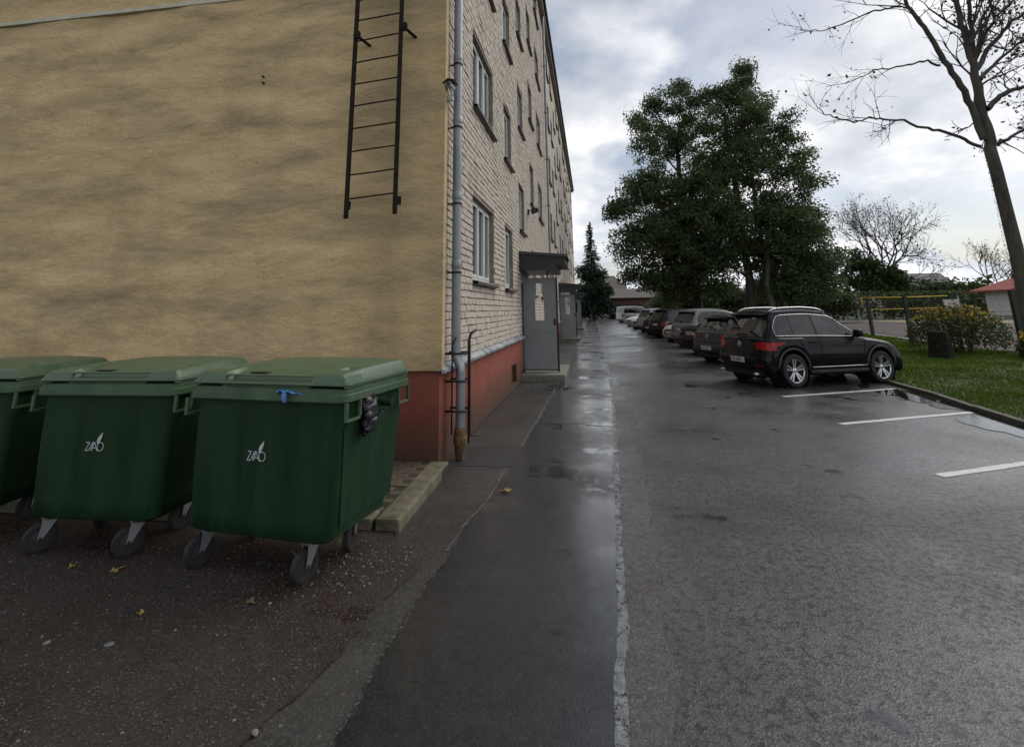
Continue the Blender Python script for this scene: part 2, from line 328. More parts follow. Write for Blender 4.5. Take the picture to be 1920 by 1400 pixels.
# parking lines
LN = [((1468.5, 743.6), (1676, 729)), ((1577, 795), (1822, 773)), ((1762, 892), (1921, 869))]
for i, (a, b) in enumerate(LN):
    p, q = gpt(*a), gpt(*b); d = (q-p).normalized()
    if i == 2: q = p + d*2.7
    n = Vector((-d.y, d.x, 0))*0.052
    base = [p+n, p+n+d*0.0, q+n, q-n, p-n]
    pts = [tuple(v) for v in roughline([(p+n).to_2d(), (q+n).to_2d()], 0.08, 0.012, i)]+[tuple(v) for v in roughline([(q-n).to_2d(), (p-n).to_2d()], 0.08, 0.012, i+7)]
    sheet('parking_line', pts, 0.0045, M_white, lot, thick=0.003)
ldir = (gpt(1820, 773)-gpt(1577, 795)).normalized()
for k in range(1, 3):
    p = Vector((3.52, 10.98+2.40*k, 0)); q = p+ldir*2.6; n = Vector((-ldir.y, ldir.x, 0))*0.05
    sheet('parking_line', [tuple((v).to_2d()) for v in (p+n, q+n, q-n, p-n)], 0.0045, M_white, lot, thick=0.003)
# faint line and worn marks further along the lane
sheet('parking_line', [(0.56, 16.3), (0.98, 16.2), (1.0, 16.9), (0.58, 17.0)], 0.0045, A_pale, lot, thick=0.003)

# ------------------------------------------------------------------ verge, kerb on the right, puddles, sports field
gp = [tuple(p) for p in kerbR]
verge_poly = [(p[0]+0.10, p[1]) for p in gp]+[(17, 96), (16.3, 40), (15.2, 30.5), (14.2, 24), (14.0, 18), (14.0, -4)]
tag(sheet('grass_verge', verge_poly, 0.05, M_grassground, thick=0.12), kind='structure')
kr = empty('kerb', (0, 0, 0)); tag(kr, kind='structure')
acc = 0
kp = [Vector(p) for p in roughline(KERB, 1.0, 0.015, 4)]
for i in range(len(kp)-1):
    a, b = kp[i], kp[i+1]
    if a.y < 4 or a.y > 45: continue
    d = (b-a); L = d.length; mb = MB(); mb.box((0, 0, 0), (L-0.012, 0.10, 0.17))
    o = mb.build('kerbstone', M_mosskerb, kr, bevel=0.012, loc=((a.x+b.x)/2+0.05, (a.y+b.y)/2, -0.005+random.uniform(-.012, .008)), rot=(0, random.uniform(-.02, .02), math.atan2(d.y, d.x)))
def zp(pts, ox, oy, s): return [gpt(ox+x/s, oy+y/s).to_2d() for x, y in pts]
Z6 = (1400, 700, 3.5)
PUD = [[(1195, 212), (1225, 195), (1262, 180), (1300, 163), (1420, 200), (1560, 235), (1640, 262), (1590, 275), (1500, 262), (1380, 238), (1270, 232)],
       [(1370, 300), (1430, 285), (1490, 268), (1600, 272), (1700, 292), (1840, 330), (1920, 390), (1920, 450), (1800, 420), (1700, 388), (1560, 368), (1450, 335)],
       [(835, 122), (900, 108), (990, 104), (1080, 120), (1160, 145), (1250, 176), (1210, 200), (1120, 190), (1000, 150), (900, 138)],
       [(735, 78), (790, 66), (812, 74), (800, 92), (760, 96)]]
def blob(pts, seed):
    q = roughline(pts+[pts[0]], 0.07, 0.05, seed)[:-1]; return [tuple(p) for p in q]
puds = []
for i, p in enumerate(PUD):
    o = sheet('puddle', blob(zp(p, *Z6), i), 0.0062+0.0004*i, M_water, thick=0.003); tag(o, kind='structure')
# dark damp hollow by the doorstep
tag(sheet('puddle', blob([Vector(p) for p in ((-1.12, 11.75), (-0.95, 11.55), (-0.78, 11.7), (-0.72, 12.1), (-0.80, 12.5), (-1.0, 12.4))], 77), 0.0165, M_water, thick=0.003), kind='structure')
tag(sheet('sports_field', [(13.9, -2), (13.95, 18), (14.3, 24), (15.4, 30.5), (17.2, 46), (20, 62), (90, 62), (90, -2)], 0.012, A_field), kind='structure')
strip('field_line', [(14.2, 16), (14.35, 20), (14.6, 24.2), (15.7, 30.6), (17.4, 45)], 0.06, 0.0165, M_white, bpy.data.objects['sports_field'], 2, 0.0)
M_sand = pm('sand_strip', (0.22, 0.18, 0.12), (0.30, 0.25, 0.17), scale=2, rough=0.9, spec=0.1)
tag(sheet('sand_strip', [(30, 50.5), (90, 49), (90, 61), (28, 61)], 0.02, M_sand, thick=0.01), kind='structure')

# ------------------------------------------------------------------ apartment building
XB = -1.76; YG = 5.86; YEND = 60.0; ZT = 15.45; ZP = 1.03
def stucco_mat():
    m = bpy.data.materials.new('stucco'); m.use_nodes = True; t = m.node_tree; b = t.nodes['Principled BSDF']
    tcn = nd(t, 'ShaderNodeTexCoord'); P = tcn.outputs['Object']
    mp1 = nd(t, 'ShaderNodeMapping'); mp1.inputs['Scale'].default_value = (0.62, 1, 2.5); lk(t, P, mp1.inputs[0])
    a = nd(t, 'ShaderNodeTexNoise', Scale=1.0, Detail=9.0, Roughness=0.66, Distortion=0.2); lk(t, mp1.outputs[0], a.inputs['Vector'])
    mp2 = nd(t, 'ShaderNodeMapping'); mp2.inputs['Scale'].default_value = (2.4, 1, 0.55); mp2.inputs['Location'].default_value = (7, 0, 2); lk(t, P, mp2.inputs[0])
    c = nd(t, 'ShaderNodeTexNoise', Scale=1.0, Detail=7.0, Roughness=0.6); lk(t, mp2.outputs[0], c.inputs['Vector'])
    f = nd(t, 'ShaderNodeTexNoise', Scale=45.0, Detail=5.0, Roughness=0.7); lk(t, P, f.inputs['Vector'])
    col = ramp(t, f.outputs['Fac'], [(0.3, (0.565, 0.412, 0.212)), (0.7, (0.765, 0.57, 0.312))])
    col = mixc(t, ramp(t, a.outputs['Fac'], [(0.44, 0.0), (0.58, 0.42), (0.70, 0.72)]), col, (0.27, 0.222, 0.145))
    col = mixc(t, ramp(t, c.outputs['Fac'], [(0.52, 0.0), (0.75, 0.35)]), col, (0.32, 0.245, 0.135))
    # the run-off streak below the ladder and grime along the corner
    sp = nd(t, 'ShaderNodeSeparateXYZ'); lk(t, P, sp.inputs[0])
    nx = nd(t, 'ShaderNodeTexNoise', Scale=2.2, Detail=5.0); lk(t, P, nx.inputs['Vector'])
    xx = mathn(t, 'ADD', sp.outputs[0], mathn(t, 'MULTIPLY_ADD', nx.outputs['Fac'], 0.5, -0.25))
    lad = ramp(t, mathn(t, 'ABSOLUTE', mathn(t, 'ADD', xx, 2.42)), [(0.05, 0.55), (0.60, 0.0)])
    cor = ramp(t, mathn(t, 'ADD', xx, 2.55), [(0.0, 0.0), (0.75, 0.40)])
    col = mixc(t, mathn(t, 'MAXIMUM', lad, cor), col, (0.30, 0.23, 0.125))
    low = ramp(t, mathn(t, 'ADD', sp.outputs[2], mathn(t, 'MULTIPLY', nx.outputs['Fac'], 0.6)), [(0.0, 0.0), (1.0, 0.0)])
    lk(t, col, b.inputs['Base Color']); b.inputs['Roughness'].default_value = 0.85; b.inputs['Specular IOR Level'].default_value = 0.25
    mpk = nd(t, 'ShaderNodeMapping'); mpk.inputs['Scale'].default_value = (1, 1, 1.7); lk(t, P, mpk.inputs[0])
    kn = nd(t, 'ShaderNodeTexNoise', Scale=5.5, Detail=4.0, Roughness=0.6); lk(t, mpk.outputs[0], kn.inputs['Vector'])
    h = mathn(t, 'ADD', mathn(t, 'ADD', f.outputs['Fac'], mathn(t, 'MULTIPLY', a.outputs['Fac'], 2.0)), mathn(t, 'MULTIPLY', kn.outputs['Fac'], 4.0))
    bp = nd(t, 'ShaderNodeBump', Strength=0.55, Distance=0.012); lk(t, h, bp.inputs['Height']); lk(t, bp.outputs[0], b.inputs['Normal'])
    return m
M_stucco = stucco_mat()
def plinth_mat():
    m = pm('plinth_paint', (0.215, 0.052, 0.032), (0.285, 0.076, 0.048), scale=2.2, rough=0.62, bump=0.35, bscale=26)
    t = m.node_tree; b = t.nodes['Principled BSDF']; src = b.inputs['Base Color'].links[0].from_socket
    tcn = nd(t, 'ShaderNodeTexCoord'); sp = nd(t, 'ShaderNodeSeparateXYZ'); lk(t, tcn.outputs['Object'], sp.inputs[0])
    n = nd(t, 'ShaderNodeTexNoise', Scale=3.0, Detail=6.0, Roughness=0.6); lk(t, tcn.outputs['Object'], n.inputs['Vector'])
    h = mathn(t, 'ADD', sp.outputs[2], mathn(t, 'MULTIPLY_ADD', n.outputs['Fac'], -0.5, 0.25))
    dirt = ramp(t, h, [(0.06, 0.95), (0.32, 0.62), (0.68, 0.0)])    # splashed mud and moss above the ground
    lk(t, mixc(t, dirt, src, (0.050, 0.034, 0.018)), b.inputs['Base Color']); return m
M_plinth = plinth_mat()
M_mortar = pm('mortar', (0.185, 0.160, 0.132), (0.29, 0.255, 0.215), scale=9, rough=0.9, bump=0.4)
def brick_mat():
    m = bpy.data.materials.new('silicate_brick'); m.use_nodes = True; t = m.node_tree; b = t.nodes['Principled BSDF']
    tcn = nd(t, 'ShaderNodeNewGeometry'); P = tcn.outputs['Position']
    n = nd(t, 'ShaderNodeTexNoise', Scale=22.0, Detail=7.0, Roughness=0.65); lk(t, P, n.inputs['Vector'])
    n2 = nd(t, 'ShaderNodeTexNoise', Scale=1.1, Detail=6.0, Roughness=0.65); lk(t, P, n2.inputs['Vector'])
    mpw = nd(t, 'ShaderNodeMapping'); mpw.inputs['Scale'].default_value = (1, 3.9, 10.2); lk(t, P, mpw.inputs[0])
    wn = nd(t, 'ShaderNodeTexNoise', Scale=1.0, Detail=1.0); lk(t, mpw.outputs[0], wn.inputs['Vector'])
    col = ramp(t, n.outputs['Fac'], [(0.28, (0.39, 0.345, 0.29)), (0.5, (0.56, 0.505, 0.438)), (0.75, (0.66, 0.605, 0.535))])
    col = mixc(t, ramp(t, wn.outputs['Fac'], [(0.35, 0.0), (0.75, 0.6)]), col, (0.50, 0.42, 0.345))
    col = mixc(t, ramp(t, n2.outputs['Fac'], [(0.52, 0.0), (0.72, 0.6)]), col, (0.32, 0.275, 0.23))
    lk(t, col, b.inputs['Base Color']); b.inputs['Roughness'].default_value = 0.9; b.inputs['Specular IOR Level'].default_value = 0.2
    bp = nd(t, 'ShaderNodeBump', Strength=0.6, Distance=0.008); lk(t, n.outputs['Fac'], bp.inputs['Height']); lk(t, bp.outputs[0], b.inputs['Normal'])
    return m
M_brick = brick_mat()
def farbrick_mat():
    m = bpy.data.materials.new('far_brickwork'); m.use_nodes = True; t = m.node_tree; b = t.nodes['Principled BSDF']
    tcn = nd(t, 'ShaderNodeTexCoord'); sp = nd(t, 'ShaderNodeSeparateXYZ'); lk(t, tcn.outputs['Object'], sp.inputs[0])
    c = nd(t, 'ShaderNodeCombineXYZ'); lk(t, sp.outputs[1], c.inputs[0]); lk(t, sp.outputs[2], c.inputs[1])
    br = nd(t, 'ShaderNodeTexBrick', Scale=1.0); br.inputs['Brick Width'].default_value = 0.26; br.inputs['Row Height'].default_value = 0.098; br.inputs['Mortar Size'].default_value = 0.007
    br.inputs['Color1'].default_value = (0.58, 0.52, 0.445, 1); br.inputs['Color2'].default_value = (0.48, 0.42, 0.35, 1); br.inputs['Mortar'].default_value = (0.14, 0.12, 0.10, 1)
    lk(t, c.outputs[0], br.inputs['Vector'])
    n2 = nd(t, 'ShaderNodeTexNoise', Scale=0.7, Detail=7.0, Roughness=0.7); lk(t, tcn.outputs['Object'], n2.inputs['Vector'])
    lk(t, mixc(t, ramp(t, n2.outputs['Fac'], [(0.5, 0.0), (0.7, 0.6)]), br.outputs['Color'], (0.22, 0.19, 0.165)), b.inputs['Base Color']); b.inputs['Roughness'].default_value = 0.85
    bp = nd(t, 'ShaderNodeBump', Strength=0.6, Distance=0.01); lk(t, mathn(t, 'SUBTRACT', 1.0, br.outputs['Fac']), bp.inputs['Height']); lk(t, bp.outputs[0], b.inputs['Normal'])
    return m
M_farbrick = farbrick_mat()
M_pvc = pm('window_pvc', (0.62, 0.63, 0.63), (0.72, 0.72, 0.71), scale=3, rough=0.4)
M_glass = pm('window_glass', (0.020, 0.023, 0.027), (0.05, 0.055, 0.06), scale=0.8, rough=0.04, spec=0.9)
M_sill = pm('sill_metal', (0.055, 0.042, 0.036), (0.10, 0.08, 0.07), scale=9, rough=0.5, bump=0.2)
M_zinc = pm('zinc_sheet', (0.30, 0.32, 0.34), (0.44, 0.46, 0.48), scale=5, rough=0.35, rough2=0.5, metal=0.85, bump=0.05, bscale=20)
M_pipe = pm('downpipe_zinc', (0.22, 0.24, 0.27), (0.34, 0.36, 0.39), scale=3, rough=0.42, rough2=0.6, metal=0.55, stretch=(1, 1, 0.4))
M_rust = pm('rusty_iron', (0.060, 0.030, 0.013), (0.21, 0.125, 0.050), scale=18, rough=0.8, bump=0.5, bscale=40)
M_blacksteel = pm('black_steel', (0.010, 0.009, 0.009), (0.026, 0.022, 0.020), scale=14, rough=0.55, bump=0.2)
M_ladder = pm('ladder_steel', (0.010, 0.009, 0.0075), (0.026, 0.019, 0.014), scale=12, spec=0.2, rough=0.8, bump=0.3)
M_canopy = pm('canopy_sheet', (0.022, 0.019, 0.022), (0.036, 0.032, 0.035), scale=4, rough=0.45)
M_panel = pm('grey_panel', (0.23, 0.245, 0.252), (0.29, 0.305, 0.312), scale=1.8, rough=0.5, bump=0.06, bscale=12)
M_step = pm('step_concrete', (0.13, 0.125, 0.10), (0.22, 0.21, 0.18), scale=5, rough=0.6, bump=0.35, bscale=40)
M_door = pm('door_paint', (0.05, 0.045, 0.042), (0.07, 0.062, 0.056), scale=4, rough=0.5)
M_roof = pm('roof_sheet', (0.045, 0.042, 0.042), (0.075, 0.07, 0.07), scale=3, rough=0.6)

bld = empty('apartment_building', (-7, 30, 0), 0, 'five-storey apartment block with yellow stucco gable and white brick front', 'building')
bld.location = (0, 0, 0)
# gable stucco: a lumpy sheet with real relief
xs = np.arange(-14.0, -1.6999, 0.05); zs = np.arange(ZP, ZT+0.01, 0.05)
nxs, nzs = len(xs), len(zs); V = np.zeros((nzs, nxs, 3), np.float32)
for j, z in enumerate(zs):
    for i, x in enumerate(xs):
        d = 0.0
        if z < 7.2 and x > -10.5:
            d = 0.034*noise.noise(Vector((x*0.75, z*2.1, 0.3))) + 0.026*noise.noise(Vector((x*1.7, z*4.6, 4.7))) + 0.005*noise.noise(Vector((x*6.5, z*8, 2.2)))
            d *= min(1.0, (-1.70-x)/0.5+0.15)
        V[j, i] = (x, YG-0.012-d, z)
idx = np.arange(nzs*nxs).reshape(nzs, nxs)
F = np.stack([idx[:-1, :-1], idx[:-1, 1:], idx[1:, 1:], idx[1:, :-1]], -1).reshape(-1, 4)
mobj('gable_wall', arr_mesh('gable_wall', V.reshape(-1, 3), F, M_stucco, smooth=True), bld)
mb = MB(); mb.add([(-1.70, YG-0.012, ZP), (XB-0.05, YG-0.012, ZP), (XB-0.05, YG+0.11, ZP), (-1.70, YG+0.11, ZP), (-1.70, YG-0.012, ZT), (XB-0.05, YG-0.012, ZT), (XB-0.05, YG+0.11, ZT), (-1.70, YG+0.11, ZT)], [(0, 3, 7, 4), (2, 3, 7, 6), (0, 1, 2, 3)])
mb.build('stucco_corner', M_stucco, bld)
mb = MB(); mb.bx(-14, -1.702, YG-0.002, YG+0.1, ZP-0.004, ZP+0.002); mb.build('stucco_drip_edge', M_stucco, bld)
mb = MB(); mb.bx(-14, -3.4, YG-0.040, YG+0.02, 6.025, 6.085); mb.bx(-3.395, -1.75, YG-0.036, YG+0.02, 6.0, 6.05); mb.build('gable_ledge', pm('ledge', (0.50, 0.48, 0.38), (0.62, 0.60, 0.48), scale=6, rough=0.8), bld)
for x, z in ((-4.25, 4.82), (-4.24, 4.73)):
    mb = MB(); mb.lathe([(0.001, -0.012), (0.016, -0.012), (0.018, 0.02)], 10, 'Y', (x, YG-0.012, z)); mb.build('anchor_hole', M_blacksteel, bld)
# plinth
mb = MB(); XP = -1.738
mb.add([(-14, YG+0.045, -0.1), (XP, YG+0.045, -0.1), (XP, YEND, -0.1), (-14, YG+0.045, ZP), (XP, YG+0.045, ZP), (XP, YEND, ZP)], [(0, 1, 4, 3)])
VENTS = [(11.2, 12.0), (8.9+16, 9.7+16), (27.2, 28.0), (43.2, 44.0)]
ent = [13.05+16*k for k in range(3)]
cuts = sorted(set([YG+0.045, YEND]+[v for q in VENTS for v in q]+[e for q in ent for e in (q, q+1.5)]))
def holes_wall(mb, x, ycuts, zcuts, holes):
    for a, b in zip(ycuts[:-1], ycuts[1:]):
        for c, d in zip(zcuts[:-1], zcuts[1:]):
            ym, zm = (a+b)/2, (c+d)/2
            if any(h[0] < ym < h[1] and h[2] < zm < h[3] for h in holes): continue
            mb.add([(x, a, c), (x, b, c), (x, b, d), (x, a, d)], [(0, 1, 2, 3)])
VH = [(a, b, 0.13, 0.52) for a, b in VENTS]
EH = [(e, e+1.5, 0.0, ZP) for e in ent]
holes_wall(mb, XP, cuts, [-0.1, 0.0, 0.13, 0.52, ZP], VH+EH)
for a, b, c, d in VH:
    mb.add([(XP, a, c), (XP, b, c), (XP, b, d), (XP, a, d), (XP-.12, a, c), (XP-.12, b, c), (XP-.12, b, d), (XP-.12, a, d)], [(0, 1, 5, 4), (1, 2, 6, 5), (2, 3, 7, 6), (3, 0, 4, 7), (4, 5, 6, 7)])
mb.build('plinth', M_plinth, bld, fix=False)
for a, b, c, d in VH:
    v = MB(); v.bx(XP-.11, XP-.09, a+.02, b-.02, c+.02, d-.02); v.build('vent_cover', pm('vent_red', (0.10, 0.028, 0.022), rough=0.7) if 'vent_red' not in MATS else MATS['vent_red'], bld)
# zinc flashing on the plinth, folded, with laps
fl = empty('plinth_flashing', (0, 0, 0)); fl.parent = bld
y = YG-0.02
while y < YEND:
    y1 = min(y+2.0, YEND)
    segs = [(y, y1)]
    for e in ent:
        if y < e+1.5 and y1 > e: segs = [(a, b) for a, b in ((y, min(e, y1)), (max(e+1.5, y), y1)) if b-a > 0.02]
    for a, b in segs:
        m_ = MB(); o_ = 0.001*(int(a) % 2)
        m_.grid([[(XB-0.01, a, ZP+0.062), (XB-0.01, b+0.02, ZP+0.062)], [(XB+0.02, a, ZP+0.05+o_), (XB+0.02, b+.02, ZP+0.05+o_)], [(-1.665, a, ZP+0.005+o_), (-1.665, b+.02, ZP+0.005+o_)], [(-1.660, a, ZP-0.025), (-1.660, b+.02, ZP-0.025)], [(-1.67, a, ZP-0.028), (-1.67, b+.02, ZP-0.028)]])
        m_.build('flashing_sheet', M_zinc, fl)
    y = y1
m_ = MB(); m_.grid([[(-1.698, YG-0.02, ZP+0.02), (-1.658, YG-0.02, ZP+0.004)], [(-1.698, YG-0.021, ZP-0.03), (-1.658, YG-0.021, ZP-0.03)]]); m_.build('flashing_end', M_zinc, fl)

# openings in the brick front
OPEN = []
HF = 2.85
for k in range(4):
    o = 16.0*k
    for kind, a, b in (('A', 7.68, 9.45), ('B', 10.72, 11.85), ('D', 15.75, 16.9), ('E', 18.4, 20.0)):
        if b+o > YEND-0.8: continue
        for f in range(5): OPEN.append((kind, a+o, b+o, 2.16+HF*f, 3.48+HF*f))
    if 14.3+o < YEND-1:
        for f in range(4): OPEN.append(('C', 13.1+o, 14.2+o, 3.76+HF*f, 5.03+HF*f))
DOORS = [('door', 13.2+16*k, 14.3+16*k, 0.0, 2.35) for k in range(3)]
HO = [(a, b, c, d) for _, a, b, c, d in OPEN+DOORS]
ycs = sorted(set([YG, 22.0, YEND]+[v for h in HO for v in h[:2]]+[v for e in ent for v in (e, e+1.5)])); zcs = sorted(set([0.2, ZP, ZT]+[v for h in HO for v in h[2:]]))
SKIP = [(a, b, 0.0, ZP) for a, b in ((YG-1, ent[0]), (ent[0]+1.5, ent[1]), (ent[1]+1.5, ent[2]), (ent[2]+1.5, YEND+1))]   # the plinth stands in front here
mb = MB(); holes_wall(mb, XB-0.014, [y for y in ycs if y <= 22], zcs, HO+SKIP)
for a, b, c, d in HO:
    x0, x1 = XB-0.014, XB-0.20
    mb.add([(x0, a, c), (x0, b, c), (x0, b, d), (x0, a, d), (x1, a, c), (x1, b, c), (x1, b, d), (x1, a, d)], [(0, 1, 5, 4), (1, 2, 6, 5), (2, 3, 7, 6), (3, 0, 4, 7)])
tag(mb.build('wall_core', M_mortar, bld, fix=False), kind='stuff')
mb = MB(); holes_wall(mb, XB-0.002, [y for y in ycs if y >= 22], zcs, HO+SKIP); mb.build('far_brick_wall', M_farbrick, bld, fix=False)
mb = MB(); mb.add([(-14, YEND, 0), (XB, YEND, 0), (XB, YEND, ZT), (-14, YEND, ZT)], [(0, 1, 2, 3)]); mb.add([(-14, YG, 0), (-14, YEND, 0), (-14, YEND, ZT), (-14, YG, ZT)], [(0, 1, 2, 3)]); mb.build('rear_wall', M_farbrick, bld)
mb = MB(); mb.bx(-14.2, -1.52, YG-0.15, YEND+0.3, ZT+0.002, ZT+0.16); mb.bx(-1.52+0.002, -1.43, YG-0.14, YEND+0.29, ZT+0.05, ZT+0.17); mb.build('roof', M_roof, bld)
mb = MB(); mb.bx(XB+0.01, -1.55, YG-0.1, YEND, ZT-0.16, ZT-0.001); mb.build('cornice', pm('cornice', (0.26, 0.235, 0.205), (0.36, 0.33, 0.29), scale=2, rough=0.85), bld)
# bricks, clipped round the openings
bricks = []; CH = 0.098; nc = int((ZT-0.17-ZP-0.06)/CH)
for r in range(nc):
    z0 = ZP+0.062+r*CH; z1 = z0+0.086
    y = YG+0.115 - (0.13 if r % 2 else 0.0); 
    while y < 22.0:
        ya, yb = y+0.005, y+0.255; y += 0.26
        ivs = [(max(ya, YG+0.112), min(yb, 22.0))]
        for a, b, c, d in HO:
            if d <= z0+0.02 or c >= z1-0.02: continue
            nv = []
            for (p, q) in ivs:
                if q <= a or p >= b: nv.append((p, q))
                else:
                    if p < a: nv.append((p, a))
                    if q > b: nv.append((b, q))
            ivs = nv
        for p, q in ivs:
            if q-p > 0.03: bricks.append((p, q, z0, z1, abs(q-p-0.25) < 1e-4))
cm = Matrix(M3).transposed()
def psize(p, q, z0, z1):
    c = cm @ (Vector((XB, (p+q)/2, (z0+z1)/2))-Vector((0, 0, CAMH)))
    u, v = c.x/-c.z*960+960, 370-c.y/-c.z*960
    if not (0 < u < 1920 and 0 < v < 1400): return 0
    return 1.0/((p+q)/2)**3
full = sorted([b for b in bricks if b[4]], key=lambda b: -psize(*b[:4]))
near = set(id(b) for b in full[:300])
def brick_vf(L, H, D, jit, rnd):
    h = L/2; hz = H/2; e = 0.006
    j = lambda s=jit: rnd.uniform(-s, s)
    fr = [(D+j(), -h+e+j(.003), -hz+e+j(.004)), (D+j(), h-e+j(.003), -hz+e+j(.004)), (D+j(), h-e+j(.003), hz-e+j(.004)), (D+j(), -h+e+j(.003), hz-e+j(.004))]
    bk = [(-0.012, -h, -hz), (-0.012, h, -hz), (-0.012, h, hz), (-0.012, -h, hz)]
    return fr+bk, [(0, 1, 2, 3), (4, 5, 1, 0), (5, 6, 2, 1), (6, 7, 3, 2), (7, 4, 0, 3)]
rnd = random.Random(3); bmeshes = []
for k in range(10):
    v, f = brick_vf(0.25, 0.086, 0.0, 0.0045, rnd); m_ = MB(); m_.add(v, f); bmeshes.append(m_.mesh('brick', M_brick, fix=False))
rest = MB()
for b in bricks:
    p, q, z0, z1, fl_ = b; c = (XB+rnd.uniform(-0.004, 0.007), (p+q)/2, (z0+z1)/2+rnd.uniform(-.004, .004))
    if id(b) in near: mobj('brick', rnd.choice(bmeshes), bld, c, (rnd.uniform(-.012, .012), 0, rnd.uniform(-.02, .02)))
    else:
        v, f = brick_vf(q-p, z1-z0, 0.0, 0.0045, rnd); rest.add([(c[0]+x, c[1]+y_, c[2]+z) for x, y_, z in v], f)
tag(rest.build('brickwork', M_brick, bld, fix=False), kind='stuff')
# windows: frame with sash and mullions, panes, sloping sill; mesh data shared per kind
wm = {}
for kind, w, h, mull in (('A', 1.77, 1.32, (0.42, 0.71)), ('B', 1.13, 1.32, (0.5,)), ('C', 1.10, 1.27, (0.5,)), ('D', 1.15, 1.32, (0.5,)), ('E', 1.60, 1.32, (0.5,))):
    f = MB(); t_ = 0.055
    f.bx(-.035, .035, 0, w, 0, t_); f.bx(-.035, .035, 0, w, h-t_, h); f.bx(-.035, .035, 0, t_, t_, h-t_); f.bx(-.035, .035, w-t_, w, t_, h-t_)
    xsn = [t_]+[mu*w for mu in mull]+[w-t_]
    for mu in mull: f.bx(-.033, .033, mu*w-.03, mu*w+.03, t_, h-t_)
    for a, b in zip(xsn[:-1], xsn[1:]):     # sash frames
        a2, b2 = a+(0.03 if a > t_ else 0), b-(0.03 if b < w-t_ else 0)
        for q in ((a2, a2+.045, t_, h-t_), (b2-.045, b2, t_, h-t_), (a2+.045, b2-.045, t_, t_+.045), (a2+.045, b2-.045, h-t_-.045, h-t_)): f.bx(-.02, .045, *q)
    p = MB()
    p.bx(-.008, .008, t_, w-t_, t_, h-t_)
    s = MB(); s.grid([[(0.0, -0.02, 0.012), (0.0, w+0.06, 0.012)], [(0.235, -0.02, -0.035), (0.235, w+0.06, -0.035)], [(0.238, -0.02, -0.075), (0.238, w+0.06, -0.075)], [(0.10, -0.02, -0.085), (0.10, w+.06, -0.085)]])
    wm[kind] = (f.mesh('window', M_pvc), p.mesh('pane', M_glass), s.mesh('window_sill', M_sill))
M_curtain = pm('net_curtain', (0.5, 0.49, 0.46), (0.64, 0.63, 0.6), scale=9, rough=0.9, stretch=(1, 1, .1))
for kind, a, b, c, d in OPEN:
    f, p, s = wm[kind]
    wo = mobj('window', f, bld, (XB-0.13, a, c)); mobj('pane', p, wo); mobj('window_sill', s, wo, (-0.02, 0, -0.0))
# entrances: door, canopy, screen panel, step
for k, (nm, a, b, c, d) in enumerate(DOORS):
    dz = empty('entrance', (0, a, 0)); dz.parent = bld
    m_ = MB(); m_.bx(XB-0.16, XB-0.11, 0, 1.1, 0.16, 2.34); m_.build('entrance_door', M_door, dz, bevel=0.01)
    m_ = MB(); m_.bx(XP-0.02, -0.70, -0.35, 2.0, -0.05, 0.165); m_.build('doorstep', M_step, dz, bevel=0.02)
    m_ = MB()   # sloping canopy: thick fascia box with folded sheet on top
    y0, y1 = -0.28, 1.75; xo = -0.60
    m_.add([(XB, y0, 2.66), (-0.83, y0, 2.66), (-0.83, y0, 2.80), (xo, y0, 2.80), (xo, y0, 3.02), (XB, y0, 3.12),
            (XB, y1, 2.66), (-0.83, y1, 2.66), (-0.83, y1, 2.80), (xo, y1, 2.80), (xo, y1, 3.02), (XB, y1, 3.12)],
           [(0, 1, 2, 3, 4, 5), (11, 10, 9, 8, 7, 6), (0, 6, 7, 1), (1, 7, 8, 2), (2, 8, 9, 3), (3, 9, 10, 4)])
    m_.build('entrance_canopy', M_canopy, dz)
    m_ = MB(); m_.grid([[(XB, y0-.05, 3.15), (XB, y1+.05, 3.15)], [(xo+.05, y0-.05, 3.035), (xo+.05, y1+.05, 3.035)], [(xo+.055, y0-.05, 2.97), (xo+.055, y1+.05, 2.97)]])
    m_.add([(XB, y0-.05, 3.15), (xo+.05, y0-.05, 3.035), (xo+.05, y0-.052, 2.965), (XB, y0-.052, 3.08)], [(0, 1, 2, 3)]); m_.build('canopy_sheet', pm('canopy_top', (0.035, 0.034, 0.037), (0.05, 0.048, 0.05), rough=0.4) if 'canopy_top' not in MATS else MATS['canopy_top'], dz)
    yp = 0.28   # screen panel with a tall slot window
    X0, X1 = XB+0.02, -0.90
    m_ = MB(); sx0, sx1, sz0, sz1 = X0+0.30, X0+0.53, 1.42, 2.36
    for q in ((X0, sx0, .24, 2.50), (sx1, X1, .24, 2.50), (sx0, sx1, .24, sz0), (sx0, sx1, sz1, 2.50)): m_.bx(q[0], q[1], yp-.02, yp+.02, q[2], q[3])
    m_.build('screen_panel', M_panel, dz)
    m_ = MB(); m_.bx(X1+.002, X1+.045, yp-.025, yp+.025, .165, 2.50); m_.bx(X0+.62, X0+.66, yp-.02, yp+.02, 2.502, 2.66); m_.bx(X0, X1+.045, yp-.022, yp+.022, .20, .238); m_.build('panel_frame', M_blacksteel, dz)
    m_ = MB(); m_.bx(X1-.07, X1-.02, yp-.032, yp-.021, 1.30, 1.46); m_.build('panel_latch', M_blacksteel, dz)
    m_ = MB(); m_.tube([(XB-.10, .12, 1.12), (XB-.05, .12, 1.12), (XB-.05, .12, 1.32), (XB-.10, .12, 1.32)], .012, 6); m_.build('door_pull', M_zinc, dz)
    for zz_ in (.45, 1.15, 1.85): m_ = MB(); m_.bx(X0+.004, X1-.004, yp-.026, yp-.0205, zz_-.22 if zz_ < .6 else zz_-.012, zz_-.20 if zz_ < .6 else zz_+.008) if zz_ < 1.4 else m_.bx(sx1+.01, X1-.01, yp-.026, yp-.0205, zz_, zz_+.02); m_.build('panel_rib', M_panel, dz)
